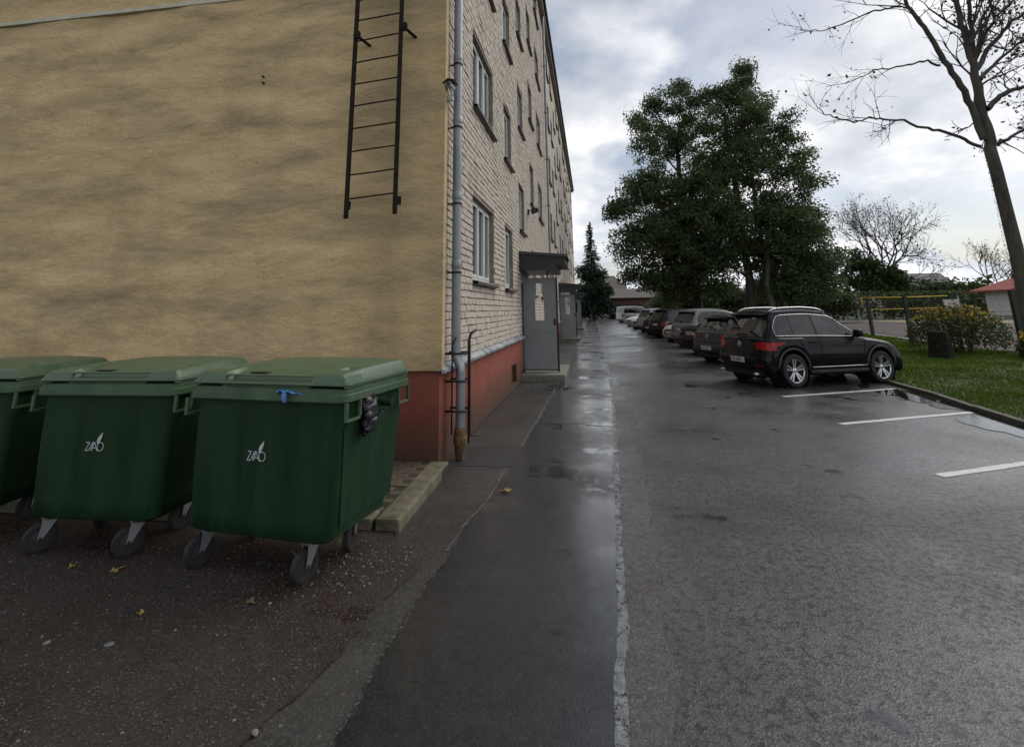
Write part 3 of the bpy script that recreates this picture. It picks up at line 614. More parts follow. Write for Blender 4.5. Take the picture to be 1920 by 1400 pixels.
# low wall stub / house wall lamp box at the entrance
# downpipes
def downpipe(y, label, grp, near):
    o = empty('downpipe', (0, 0, 0), 0, label, 'downpipe', grp); x = XB+0.12; r = 0.057
    m_ = MB(); m_.tube([(x, y, ZT-0.1), (x, y, 1.18)], r, 18); m_.build('upper_pipe', M_pipe, o, smooth=True, sharp=40)
    for z in ([2.25, 3.12, 4.15, 5.05] if near else []) + [6.2, 8.3, 10.5, 12.8]:
        m_ = MB(); m_.lathe([(r+.001, -.05), (r+.006, -.04), (r+.006, .04), (r+.001, .05)], 18, 'Z', (x, y, z)); m_.build('pipe_joint', M_pipe, o, smooth=True, sharp=40)
        m_ = MB(); m_.lathe([(r+.002, -.012), (r+.012, -.012), (r+.012, .012), (r+.002, .012)], 16, 'Z', (x, y, z-.10)); m_.bx(XB-.02, x-r*.8, y-.008, y+.008, z-.11, z-.09); m_.build('pipe_clamp', M_blacksteel, o)
    if near:
        m_ = MB(); m_.tube([(x, y, 1.22), (x, y, 1.16), (x+.055, y, 1.04), (x+.06, y, 0.98)], r*1.0, 16); m_.build('pipe_offset', M_zinc, o, smooth=True, sharp=40)
        m_ = MB(); m_.tube([(x+.06, y, 0.985), (x+.06, y, 0.30)], r*.96, 18); m_.build('lower_pipe', M_pipe, o, smooth=True, sharp=40)
        m_ = MB(); m_.lathe([(r+.002, .36), (r+.012, .35), (r+.012, .30), (r+.020, .29), (r+.022, .20), (r+.012, .17), (r+.006, .12), (r-.003, .06), (r-.01, .0)], 20, 'Z', (x+.06, y, 0)); m_.build('rusty_pipe_boot', M_rust, o, smooth=True, sharp=50)
    else:
        m_ = MB(); m_.tube([(x, y, 1.2), (x+.06, y, 1.0), (x+.06, y, 0.1)], r, 12); m_.build('lower_pipe', M_pipe, o, smooth=True)
    return o
downpipe(6.24, 'grey zinc downpipe at the corner of the yellow gable with rusty boot', 'downpipes', True)
downpipe(21.9, 'thin grey downpipe further along the brick front between window columns', 'downpipes', False)
# bent rod guard round the corner downpipe
g = empty('pipe_guard', (0, 0, 0), 0, 'black bent steel rod guard around the corner downpipe', 'guard')
gx, gy = XB+0.18, 6.24
for z in (0.55, 0.88, 1.19):
    m_ = MB(); m_.tube([(XB, gy-.10, z), (gx+.02, gy-.10, z), (gx+.085, gy-.06, z), (gx+.085, gy+.10, z), (gx+.02, gy+.14, z), (XB, gy+.14, z)], 0.013, 8); m_.build('guard_band', M_blacksteel, g, smooth=True)
for i, (dx, dy, top, bend) in enumerate(((-0.075, -0.105, 1.36, .0), (0.10, -0.02, 1.42, .03), (0.10, 0.06, 1.43, .05), (0.07, 0.13, 1.44, .07))):
    m_ = MB(); m_.tube([(gx+dx, gy+dy, 0.30 if i < 3 else 0.16), (gx+dx, gy+dy, top-.08), (gx+dx+.02, gy+dy, top-.02), (gx+dx+.05+bend*.4, gy+dy+bend, top+.02)], 0.010, 8); m_.build('guard_rod', M_blacksteel, g, smooth=True)
m_ = MB(); m_.tube([(gx+.07, gy+.13, .35), (gx+.08, gy+.16, .24), (gx+.15, gy+.34, .20)], 0.009, 6); m_.build('guard_rod', M_blacksteel, g, smooth=True)

# wall ladder on the gable
ld = empty('wall_ladder', (0, 0, 0), 0, 'rusty dark steel ladder fixed high on the yellow stucco gable', 'ladder')
YL = YG-0.20
def onY(px, py, Y): return ypt(px, py, Y)
La, Lb = onY(651, 410, YL), onY(672, 0, YL); Ra, Rb = onY(746, 401, YL), onY(756, 0, YL)
Lt = La+(Lb-La)*3.3; Rt = Ra+(Rb-Ra)*3.3
for a, b in ((La, Lt), (Ra, Rt)):
    m_ = MB(); d = (b-a); m_.box((a+b)/2, (0.052, 0.028, d.length)); o = m_.build('stile', M_ladder, ld, bevel=0.004)
    m_ = MB(); m_.box(a+Vector((0.0, 0, .16)), (0.060, 0.036, .10)); m_.build('stile_splice', M_ladder, ld, bevel=0.004)
zr = La.z+0.24; k = 0
while zr < ZT:
    t_ = (zr-La.z)/(Lt.z-La.z); a = La.lerp(Lt, t_); b = Ra.lerp(Rt, t_)
    m_ = MB(); b = Vector((b.x, b.y, a.z+0.055+random.uniform(-.008, .008))); m_.tube([a+Vector((.02, 0, 0)), a.lerp(b, .5)+Vector((0, 0, random.uniform(-.004, .004))), b-Vector((.02, 0, 0))], 0.010, 8); m_.build('rung', M_ladder, ld, smooth=True)
    zr += 0.297
for zb in (5.18, 9.2, 13):
    for sgn, p in ((-1, La), (1, Ra)):
        q = Vector((p.x, YL, zb+(0.0 if sgn < 0 else .06)))
        m_ = MB(); m_.tube([q+Vector((0, -.03, 0)), q+Vector((.03, .06, -.02)), (q.x+.10, YG+0.03, q.z-.05)], 0.020, 8); m_.box(q+Vector((0, -.005, 0)), (.075, .05, .10)); m_.build('wall_bracket', M_ladder, ld)

# small camera at the corner and a lamp over the entrance
M_camw = pm('camera_white', (0.42, 0.42, 0.40), (0.55, 0.55, 0.53), scale=8, rough=0.45)
M_camg = pm('camera_hood', (0.075, 0.077, 0.070), (0.11, 0.11, 0.10), scale=8, rough=0.5)
cz = ypt(846, 160, YG+0.05)
sc = empty('security_camera', (cz.x, cz.y, cz.z), 0, 'small hooded security camera on the stucco corner beside the downpipe', 'camera')
m_ = MB(); m_.grid([[(-.09, -.10, .0), (-.02, -.10, .055), (.07, -.10, .03)], [(-.09, .09, .0), (-.02, .09, .055), (.07, .09, .03)]]); m_.grid([[(-.09, -.10, -.006), (-.02, -.10, .047), (.07, -.10, .022)], [(-.09, .09, -.006), (-.02, .09, .047), (.07, .09, .022)]]); m_.build('camera_hood', M_camg, sc)
m_ = MB(); m_.tube([(-.01, -.085, -.02), (.0, .08, -.015)], 0.034, 14); m_.build('camera_body', M_camw, sc, smooth=True, sharp=40)
m_ = MB(); m_.tube([(-.012, -.097, -.02), (-.010, -.084, -.02)], 0.026, 14); m_.build('camera_lens', M_blacksteel, sc)
m_ = MB(); m_.tube([(0, .0, -.05), (-.0, .04, -.11), (-.02, .06, -.14)], 0.016, 8); m_.box((-.02, .05, -.16), (.07, .05, .06)); m_.build('camera_bracket', M_camw, sc)
lp = empty('wall_lamp', (XB, 15.0, 4.55), 0, 'dark flood lamp jutting from the brick front above the nearest entrance canopy', 'lamp')
m_ = MB(); m_.box((.02, 0, 0), (.05, .10, .16)); m_.tube([(.03, 0, .02), (.16, 0, .05)], .016, 8); m_.build('lamp_arm', M_blacksteel, lp)
m_ = MB(); m_.add([(.12, -.13, -.06), (.34, -.13, .02), (.32, -.13, .10), (.12, -.13, .08), (.12, .13, -.06), (.34, .13, .02), (.32, .13, .10), (.12, .13, .08)], [(0, 1, 2, 3), (7, 6, 5, 4), (0, 4, 5, 1), (1, 5, 6, 2), (2, 6, 7, 3), (3, 7, 4, 0)]); m_.build('lamp_head', M_blacksteel, lp, bevel=.01)

# ------------------------------------------------------------------ kerbed paver apron at the gable foot
ap = empty('paved_apron', (0, 0, 0)); tag(ap, kind='structure')
M_paver = pm('clay_paver', (0.060, 0.043, 0.027), (0.120, 0.089, 0.057), scale=9, rough=0.65, bump=0.4, bscale=40)
M_paver2 = pm('clay_paver_dark', (0.056, 0.041, 0.027), (0.115, 0.086, 0.056), scale=9, rough=0.65, bump=0.4, bscale=40)
M_joint = pm('paver_joint', (0.018, 0.016, 0.010), (0.035, 0.032, 0.018), scale=14, rough=0.9, bump=0.4)
ZA = 0.085
mb = MB(); mb.bx(-14, -1.60, 4.30, YG+0.04, -0.05, ZA-0.008); mb.build('paver_bed', M_joint, ap)
pv = []
for var in range(4):
    m_ = MB(); m_.box((0, 0, 0), (0.192, 0.092, 0.05)); pv.append(m_.mesh('paver', M_paver if var % 2 else M_paver2, bevel=0.006))
cnt = 0; y = 4.515; r_ = 0; rest = MB()
while y < YG+0.0:
    x = -1.895 - (0.1 if r_ % 2 else 0)
    while x > -8.5:
        loc = (x+random.uniform(-.003, .003), y+random.uniform(-.002, .002), ZA-0.025+random.uniform(-.004, .003))
        if cnt < 295 and x > -3.2: mobj('paver', random.choice(pv), ap, loc, (random.uniform(-.015, .015), random.uniform(-.015, .015), random.uniform(-.01, .01))); cnt += 1
        else: rest.box(loc, (.192, .092, .05))
        x -= 0.2
    y += 0.1; r_ += 1
tag(rest.build('far_pavers', M_paver, ap), kind='stuff')
y = 4.26
for i, L in enumerate((1.60,)):
    m_ = MB(); m_.box((0, 0, 0), (0.20, L-.006, 0.30)); m_.build('kerbstone', M_kerb, ap, bevel=0.022, loc=(-1.685, y+L/2, ZA-0.135+i*.004), rot=(0, 0, 0.03)); y += L
x = -1.79
for i in range(8):
    m_ = MB(); m_.box((0, 0, 0), (0.99, 0.20, 0.30)); m_.build('kerbstone', M_kerb, ap, bevel=0.022, loc=(x-0.5, 4.36+random.uniform(-.01, .01), ZA-0.14)); x -= 1.0

# ------------------------------------------------------------------ wheeled waste containers
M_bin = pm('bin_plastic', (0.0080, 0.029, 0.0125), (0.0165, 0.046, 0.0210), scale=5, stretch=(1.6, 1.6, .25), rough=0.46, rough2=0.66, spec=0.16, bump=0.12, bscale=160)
M_lid = pm('lid_plastic_sheen', (0.046, 0.092, 0.046), (0.078, 0.128, 0.070), scale=4, rough=0.28, rough2=0.45, bump=0.12, bscale=120)  # paler than the body: sky sheen on the wet lid put into the colour
M_rubber = pm('rubber', (0.012, 0.012, 0.013), (0.022, 0.021, 0.021), scale=8, rough=0.7, bump=0.2)
M_galv = pm('galvanised', (0.28, 0.29, 0.31), (0.42, 0.43, 0.45), scale=8, rough=0.35, metal=0.8)
M_trimd = pm('hub_plastic', (0.03, 0.03, 0.032), rough=0.5)
M_logo = pm('logo_white', (0.50, 0.54, 0.54), rough=0.6)
def rrect(w, d, r, n=5):
    pts = []
    for cx, cy, a0 in ((w/2-r, d/2-r, 0), (-w/2+r, d/2-r, 90), (-w/2+r, -d/2+r, 180), (w/2-r, -d/2+r, 270)):
        for k in range(n+1):
            a = R(a0+90*k/n); pts.append((cx+r*math.cos(a), cy+r*math.sin(a)))
    return pts
def make_bin(label, grp, loc, rz, W_=1.17, D_=1.02, swiv=(0.5, 0.5, .4, .4)):
    o = empty('waste_container', loc, rz, label, 'waste bin', grp)
    wt, dt, wb, db = W_-.09, D_-.08, W_-.155, D_-.17; SH = -.036
    zb, zt = 0.27, 1.10
    prof = [(0.0, .86, .86), (0.02, .95, .95), (0.05, 1.0, 1.0)]
    rows = []
    for t_ in np.linspace(0, 1, 9):
        w = wb+(wt-wb)*t_; d = db+(dt-db)*t_; z = zb+(zt-zb)*t_
        cy = -0.03*(1-t_)
        bulge = 0.012*math.sin(PI*t_)
        if t_ == 0: rows.append([(x*.93+SH, y*.93+cy, z-.025) for x, y in rrect(w, d, .09)])
        rows.append([(x*(1+bulge/ w)+SH*(1-t_), y*(1+bulge/d)+cy, z) for x, y in rrect(w, d, .09-.03*t_)])
    mb = MB(); mb.grid(rows, True); mb.add(rows[0], [tuple(range(len(rows[0])))])
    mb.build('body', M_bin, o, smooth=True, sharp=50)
    # raised side panels with rounded corners
    for s in (-1, 1):
        mb = MB(); pts = []
        def side(u, z):   # u along depth
            t_ = (z-zb)/(zt-zb); return (s*((wb+(wt-wb)*t_)/2+0.010)+SH*(1-t_), u, z)
        outer = [side(u, z) for u, z in ((-.30, .34), (.33, .34), (.36, .92), (.32, .98), (-.32, .98), (-.37, .93))]
        inner = [(p[0]-s*0.022, p[1]*1.0, p[2]) for p in outer]
        mb.add(outer+inner, [tuple(range(6))]+[(i, (i+1) % 6, 6+(i+1) % 6, 6+i) for i in range(6)]); mb.build('side_panel', M_bin, o, bevel=0.006)
    # stepped rim
    mb = MB(); rp = [(wt+.012, dt+.012, 1.095), (W_-.02, D_-.015, 1.095), (W_, D_, 1.105), (W_, D_, 1.145), (W_-.018, D_-.018, 1.150), (W_-.018, D_-.018, 1.178), (W_-.05, D_-.05, 1.185)]
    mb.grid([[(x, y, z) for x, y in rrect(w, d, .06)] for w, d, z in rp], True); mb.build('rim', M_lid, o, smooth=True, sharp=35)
    # lid: domed sheet with sunken handle bay and raised shoulders, slightly ajar at the front
    lid = empty('lid', (0, 0, 0)); lid.parent = o
    nx, ny = 56, 40; rows = []
    LW, LD = W_-.035, D_-.03
    for j in range(ny+1):
        v = j/ny; row = []
        for i in range(nx+1):
            u = i/nx; x = (u-.5)*LW; y = (v-.5)*LD
            e = min(1, min(u, 1-u)*LW/0.045); ef = min(1, v*LD/0.035); eb = min(1, (1-v)*LD/.05)
            h = 1.210+0.060*(1-(1-e)**2)*min(1, .2+ef)
            dome = 0.042*math.sin(min(1, v*1.25+.05)*PI/2)**1.0*(1-0.55*abs(2*u-1)**3)
            h += dome*min(e, ef if v < .5 else eb)
            if abs(x) < LW*0.285 and v < 0.42:                # sunken handle bay
                rise = 0.062 if v < 0.085 else 0.030*(1-(v-.085)/.335)
                h -= rise
            if abs(abs(x)-LW*0.40) < .035 and 0.20 < v < 0.34: h -= 0.022   # grip recesses
            h *= 1; row.append((x, y, h-(0.0 if (0 < i < nx and 0 < j < ny) else 0.02)))
        rows.append(row)
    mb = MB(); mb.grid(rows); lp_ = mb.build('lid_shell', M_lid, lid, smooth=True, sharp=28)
    mb = MB(); mb.grid([[(x, y, z) for x, y in rrect(w, d, .055)] for w, d, z in ((LW-.05, LD-.05, 1.202), (LW+.012, LD+.012, 1.199), (LW+.018, LD+.018, 1.206), (LW+.012, LD+.012, 1.218), (LW-.03, LD-.03, 1.224))], True); mb.build('lid_lip', M_lid, lid, smooth=True, sharp=35)
    mb = MB(); mb.bx(-LW*.275, LW*.275, -LD/2+.012, -LD/2+.045, 1.250, 1.263); mb.build('lid_handle', M_lid, lid, bevel=.004)
    for xx in (-LW*.13, ):
        mb = MB(); mb.bx(xx-.07, xx+.07, -LD/2+.10, -LD/2+.16, 1.262, 1.267); mb.build('lid_slot', M_rubber, lid)
    # hinge lugs at the back
    for xx in (-.34, -.20, .22, .36):
        mb = MB(); mb.box((xx*W_, D_/2-.01, 1.215), (.05, .07, .075)); mb.tube([(xx*W_-.03, D_/2+.02, 1.245), (xx*W_+.03, D_/2+.02, 1.245)], .018, 8); mb.build('hinge', M_lid, o, bevel=.006)
    # lifting lugs: open rectangular loops at the four rim corners
    for sx in (-1, 1):
        for yc in (-D_/2+.085, D_/2-.13):
            mb = MB(); x0 = sx*(W_/2-.012); x1 = sx*(W_/2+.012); q = .085
            for a, b, c, d in ((yc-q, yc-q+.016, .985, 1.10), (yc+q-.016, yc+q, 1.0, 1.10), (yc-q+.012, yc+q-.012, .983, 1.0)): mb.bx(min(x0, x1), max(x0, x1), a, b, c, d)
            mb.build('lift_lug', M_lid, o, bevel=.004)
        mb = MB(); mb.tube([(sx*(wt/2-.02), .05, 1.03), (sx*(W_/2+.055), .05, 1.03)], .024, 14); mb.build('trunnion', M_bin, o, smooth=True, sharp=40)
    # castors
    for i, (sx, yy) in enumerate(((-1, -db/2+.11), (1, -db/2+.11), (-1, db/2-.14), (1, db/2-.14))):
        a = swiv[i]; c = empty('castor', (-(W_/2-.14) if sx < 0 else W_/2-.31, yy-.03, 0), a); c.parent = o
        mb = MB(); mb.bx(-.075, .075, -.06, .06, .245, .262); mb.lathe([(.045, .215), (.05, .245)], 14); mb.build('castor_plate', M_galv, c)
        mb = MB()
        for s in (-1, 1):
            mb.add([(s*.030, -.045, .225), (s*.030, .045, .225), (s*.034, -.03, .095), (s*.034, -.062, .095), (s*.026, -.045, .225), (s*.026, .045, .225), (s*.030, -.03, .095), (s*.030, -.062, .095)], [(0, 1, 2, 3), (4, 5, 6, 7), (0, 1, 5, 4), (1, 2, 6, 5), (2, 3, 7, 6), (3, 0, 4, 7)])
        mb.bx(-.033, .033, -.045, .045, .217, .229); mb.build('castor_fork', M_galv, c)
        mb = MB(); mb.lathe([(.055, -.020), (.085, -.024), (.098, -.018), (.101, -.006), (.101, .006), (.098, .018), (.085, .024), (.055, .020)], 28, 'X', (0, -.045, .101)); w_ = mb.build('castor_wheel', M_rubber, c, smooth=True, sharp=50)
        mb = MB(); mb.lathe([(.0, -.021), (.056, -.016), (.056, .016), (.0, .021)], 20, 'X', (0, -.045, .101)); mb.tube([(-.04, -.045, .101), (.04, -.045, .101)], .010, 8); mb.build('hub', M_trimd, c)
    # printed logo: thin stroke letters and a leaf
    lg = MB(); zc = 0.745; yf = lambda z: -((db+(dt-db)*(z-zb)/(zt-zb))/2)-0.03*(1-(z-zb)/(zt-zb))-0.0135
    S = 0.0034
    def stroke(pts, w=1.9):
        pts = [Vector(p) for p in pts]
        for a, b in zip(pts[:-1], pts[1:]):
            d = (b-a).normalized(); n = Vector((-d.y, d.x))*w*.5; a2, b2 = a-d*.4, b+d*.4
            q = [(a2+n), (b2+n), (b2-n), (a2-n)]
            lg.add([(p.x*S-.03, yf(zc+p.y*S), zc+p.y*S) for p in q], [(0, 1, 2, 3)])
    stroke([(-24, 8), (-16, 8), (-25, -8), (-17, -8)]); stroke([(-17, -8), (-9, 8), (-4, 8)]); stroke([(-15.5, -3), (2.5, -3)]); stroke([(-9, 8), (-9, -8)], 1.4); stroke([(-11, -8), (-5, 7)]); stroke([(-4, 8), (3, -8)])
    stroke([(10+7.3*math.cos(t_), 0+8.3*math.sin(t_)) for t_ in np.linspace(0, 2*PI, 26)])
    stroke([(3, -8), (10, -8.2)])
    leaf = [(1, 6), (0.5, 12), (3, 19), (8, 24), (13, 29), (12, 22), (10, 14), (6, 8), (2.5, 5.5)]
    lg.add([(x*S-.03, yf(zc+y*S), zc+y*S) for x, y in leaf], [tuple(range(len(leaf)))])
    lg.build('logo', M_logo, o, fix=False)
    return o
GB = 'waste containers by the gable'
make_bin('green waste container nearest the building corner with a blue rag on its rim', GB, (-2.165, 3.82, 0.012), R(-7.5), 1.29, 0.90, (R(-20), R(-14), .3, .2))
make_bin('middle green waste container of the row, white logo on its front', GB, (-3.61, 3.96, 0.012), R(1.5), 1.17, 0.90, (R(-38), R(-42), .3, -.2))
make_bin('leftmost green waste container cut off by the picture edge', GB, (-5.10, 4.00, 0.012), R(4), 1.20, 0.90, (R(-30), R(-30), .3, -.2))

# blue scrap of film caught under the lid and a black bag hanging out at the side
def crumple(name, mat, segs, label, cat, loc, sc=1.0, thick=0.012, seed=1):
    mb = MB(); rr = random.Random(seed)
    for pts, rads in segs:
        n = 14; rows = []
        P = [Vector(p) for p in pts]; fine = []
        for i in range(len(P)-1):
            for k in range(6): fine.append((P[i].lerp(P[i+1], k/6), rads[i]+(rads[i+1]-rads[i])*k/6))
        fine.append((P[-1], rads[-1]))
        for q, (p, r) in enumerate(fine):
            row = []
            for k in range(n):
                a = 2*PI*k/n; f = 1+.45*noise.noise(Vector((math.cos(a)*1.7+seed, math.sin(a)*1.7, q*.45)))
                row.append((p.x+r[0]*math.cos(a)*f, p.y+r[1]*math.sin(a)*f, p.z+0.3*min(r)*math.sin(3*a+q)))
            rows.append(row)
        mb.grid(rows, True); mb.add(rows[0], [tuple(range(n))]); mb.add(rows[-1], [tuple(range(n))])
    o = mb.build(name, mat, None, smooth=True); o.location = loc
    return tag(o, label, cat)
M_blue = pm('blue_film', (0.035, 0.13, 0.42), (0.13, 0.30, 0.66), scale=16, rough=0.32, bump=0.5, bscale=30)
M_bag = pm('black_film', (0.006, 0.005, 0.008), (0.02, 0.018, 0.024), scale=10, rough=0.22, bump=0.8, bscale=9)
V2 = lambda a, b: Vector((a, b))
bp = gpt(536, 737, 1.165)
crumple('film_scrap', M_blue, [([(-.065, 0, .004), (-.02, -.012, .016), (.03, -.012, .012), (.06, -.006, .0)], [V2(.012, .022), V2(.026, .030), V2(.024, .026), V2(.010, .014)]),
    ([(.0, -.018, .012), (.008, -.034, -.018), (.014, -.036, -.052)], [V2(.022, .012), V2(.017, .010), V2(.013, .007)]),
    ([(.03, -.012, .008), (.09, -.012, .0), (.135, -.006, -.006)], [V2(.012, .014), V2(.009, .011), V2(.004, .004)])], 'small blue plastic rag caught under the lid of the corner waste container', 'rag', (bp.x, bp.y, bp.z), seed=3)
bb = gpt(692, 752, 1.08)
crumple('black_bag', M_bag, [([(0, .02, .05), (0.0, .03, .0), (.012, .02, -.09), (.012, -.0, -.17), (.008, -.03, -.215)], [V2(.03, .10), V2(.045, .11), V2(.052, .095), V2(.045, .075), V2(.014, .03)]),
    ([(.03, .06, -.06), (.05, .11, -.085), (.052, .15, -.078)], [V2(.03, .03), V2(.02, .018), V2(.012, .012)])], 'black plastic bag hanging from the side of the corner waste container', 'bag', (bb.x-.01, bb.y, bb.z), seed=8)

# ------------------------------------------------------------------ cars
def paint(name, c, metal=0.0, rough=0.28): return pm(name, c, rough=rough+.15, metal=metal, coat=0.4, spec=0.05)
P_black = paint('paint_black', (0.005, 0.0055, 0.0075)); P_grey = paint('paint_grey', (0.050, 0.053, 0.055), 0.0, .35); P_navy = paint('paint_navy', (0.010, 0.010, 0.022))
P_silver = paint('paint_silver', (0.22, 0.225, 0.23), 0.3, .35); P_cream = paint('paint_cream', (0.50, 0.49, 0.42)); P_white = paint('paint_white', (0.62, 0.63, 0.64)); P_dark = paint('paint_dark', (0.016, 0.016, 0.019))
P_van = paint('paint_van', (0.42, 0.43, 0.44))
M_cglass = pm('car_glass', (0.008, 0.009, 0.010), rough=0.03, spec=0.8)
M_trim = pm('black_trim', (0.014, 0.014, 0.015), (0.022, 0.022, 0.023), scale=20, rough=0.6)
M_grtrim = pm('grey_trim', (0.050, 0.050, 0.052), (0.065, 0.065, 0.066), scale=20, rough=0.6)
M_chrome = pm('chrome', (0.62, 0.63, 0.65), rough=0.16, metal=1.0)
M_alloy = pm('alloy', (0.55, 0.55, 0.56), (0.66, 0.66, 0.67), scale=6, rough=0.28, metal=0.85)
M_red = pm('lamp_red', (0.26, 0.004, 0.003), (0.42, 0.010, 0.006), scale=14, rough=0.2, coat=0.3, spec=0.2)
M_redd = pm('lamp_red_dark', (0.12, 0.004, 0.003), (0.20, 0.007, 0.005), scale=14, rough=0.12, coat=1.0)
M_lampw = pm('lamp_clear', (0.45, 0.47, 0.5), rough=0.1, spec=0.8)
M_plate = pm('plate_white', (0.58, 0.59, 0.55), rough=0.35)
M_ink = pm('plate_ink', (0.01, 0.01, 0.01), rough=0.5); M_eu = pm('plate_blue', (0.02, 0.06, 0.30), rough=0.4)
M_seam = pm('seam', (0.004, 0.004, 0.004), rough=0.9)
# wheel meshes (radius 1 scaled); axle along Y
def wheel_meshes():
    t = MB(); t.lathe([(.70, -.30), (.74, -.33), (.90, -.345), (.975, -.30), (1.0, -.18), (1.0, .18), (.975, .30), (.90, .345), (.74, .33), (.70, .30), (.68, .22), (.68, -.22), (.70, -.30)], 40, 'Y')
    tyre = t.mesh('tyre', M_rubber, smooth=True, sharp=40)
    r = MB(); r.lathe([(.66, .27), (.71, .315), (.72, .30), (.69, .25), (.66, -.2)], 40, 'Y')
    for k in range(5):
        a = 2*PI*k/5+PI/2
        for s in (-1, 1):
            da = s*0.17
            p0 = (0.10*math.cos(a)-s*0.03*math.sin(a), 0.10*math.sin(a)+s*0.03*math.cos(a)); p1 = (0.69*math.cos(a+da), 0.69*math.sin(a+da))
            d = Vector((p1[0]-p0[0], p1[1]-p0[1])).normalized(); n = Vector((-d.y, d.x))*0.048
            q = [(p0[0]+n.x, p0[1]+n.y), (p0[0]-n.x, p0[1]-n.y), (p1[0]-n.x*1.15, p1[1]-n.y*1.15), (p1[0]+n.x*1.15, p1[1]+n.y*1.15)]
            r.add([(q[0][0], .22, q[0][1]), (q[1][0], .22, q[1][1]), (q[2][0], .285, q[2][1]), (q[3][0], .285, q[3][1])]+[(x, .12, z) for x, z in q], [(0, 1, 2, 3), (0, 4, 5, 1), (1, 5, 6, 2), (2, 6, 7, 3), (3, 7, 4, 0)])
    r.lathe([(.0, .255), (.11, .25), (.15, .22), (.15, .1)], 20, 'Y')
    rim = r.mesh('rim', M_alloy, smooth=True, sharp=35)
    b = MB(); b.lathe([(.0, .05), (.50, .05), (.52, .03), (.68, .02), (.68, -.2)], 32, 'Y'); disc = b.mesh('brake_disc', M_trim)
    return tyre, rim, disc
TYRE, RIM, DISC = wheel_meshes()
def smooth_interp(xs, ys):
    xs = list(xs); ys = list(ys); n = len(xs); d = [(ys[i+1]-ys[i])/(xs[i+1]-xs[i]) for i in range(n-1)]
    m = [d[0]]+[0 if d[i-1]*d[i] <= 0 else 2*d[i-1]*d[i]/(d[i-1]+d[i]) for i in range(1, n-1)]+[d[-1]]
    def f(x):
        if x <= xs[0]: return ys[0]
        if x >= xs[-1]: return ys[-1]
        i = 0
        while x > xs[i+1]: i += 1
        h = xs[i+1]-xs[i]; t = (x-xs[i])/h
        return (2*t**3-3*t*t+1)*ys[i]+(t**3-2*t*t+t)*h*m[i]+(-2*t**3+3*t*t)*ys[i+1]+(t**3-t*t)*h*m[i+1]
    return f
STYLES = {
 # L, halfwidth, roof z, wheel r, wheelbase, rear axle x, belt/hood profile [(x,z)], lower rear profile [(z,xr)], glass: base rear x, base front x, roof rear x, roof front x, roof half width
 'suv': dict(L=4.43, w=.905, H=1.66, r=.355, wb=2.60, ax=.87, belt=[(0, .98), (.5, 1.05), (2.9, 1.00), (3.25, .97), (3.9, .88), (4.43, .70)], rear=[(.30, .10), (.42, .02), (.60, .0), (.70, .02), (.74, .07), (.95, .10), (1.06, .14)], gb=(.15, 3.30), gt=(.50, 2.42), wr=.60, drop=(.05, .10), sill=.30, clr=.20),
 'hatch': dict(L=4.2, w=.88, H=1.47, r=.315, wb=2.58, ax=.80, belt=[(0, .90), (.4, .94), (2.75, .90), (3.1, .87), (3.7, .78), (4.2, .60)], rear=[(.26, .10), (.36, .02), (.50, .0), (.60, .03), (.90, .08), (1.0, .12)], gb=(.12, 3.15), gt=(.52, 2.25), wr=.58, drop=(.06, .12), sill=.25, clr=.17),
 'sedan': dict(L=4.6, w=.89, H=1.43, r=.32, wb=2.70, ax=1.0, belt=[(0, .93), (.5, .96), (3.0, .90), (3.4, .87), (4.1, .77), (4.6, .60)], rear=[(.26, .10), (.36, .02), (.52, .0), (.60, .02), (.92, .05), (1.0, .10)], gb=(.62, 3.40), gt=(1.35, 2.45), wr=.57, drop=(.05, .10), sill=.25, clr=.17),
 'mpv': dict(L=4.4, w=.90, H=1.62, r=.325, wb=2.70, ax=.80, belt=[(0, .96), (.4, .99), (3.0, .95), (3.35, .90), (3.9, .80), (4.4, .60)], rear=[(.26, .10), (.36, .02), (.54, .0), (.64, .03), (.95, .07), (1.05, .12)], gb=(.10, 3.45), gt=(.42, 2.30), wr=.64, drop=(.04, .12), sill=.26, clr=.18),
 'van': dict(L=4.9, w=.95, H=1.95, r=.335, wb=3.0, ax=.90, belt=[(0, 1.08), (.4, 1.10), (3.6, 1.08), (4.0, 1.0), (4.5, .90), (4.9, .66)], rear=[(.28, .08), (.40, .02), (.56, .0), (.64, .03), (1.0, .05), (1.15, .08)], gb=(.06, 4.10), gt=(.16, 3.20), wr=.80, drop=(.02, .08), sill=.28, clr=.2)}
def text_mesh(s, size, mat):
    cu = bpy.data.curves.new('t', 'FONT'); cu.body = s; cu.size = size; cu.align_x = 'CENTER'; cu.align_y = 'CENTER'; cu.extrude = 0.001
    ob = bpy.data.objects.new('t', cu); COL.objects.link(ob); me = bpy.data.meshes.new_from_object(ob); bpy.data.objects.remove(ob); me.materials.clear(); me.materials.append(mat); return me
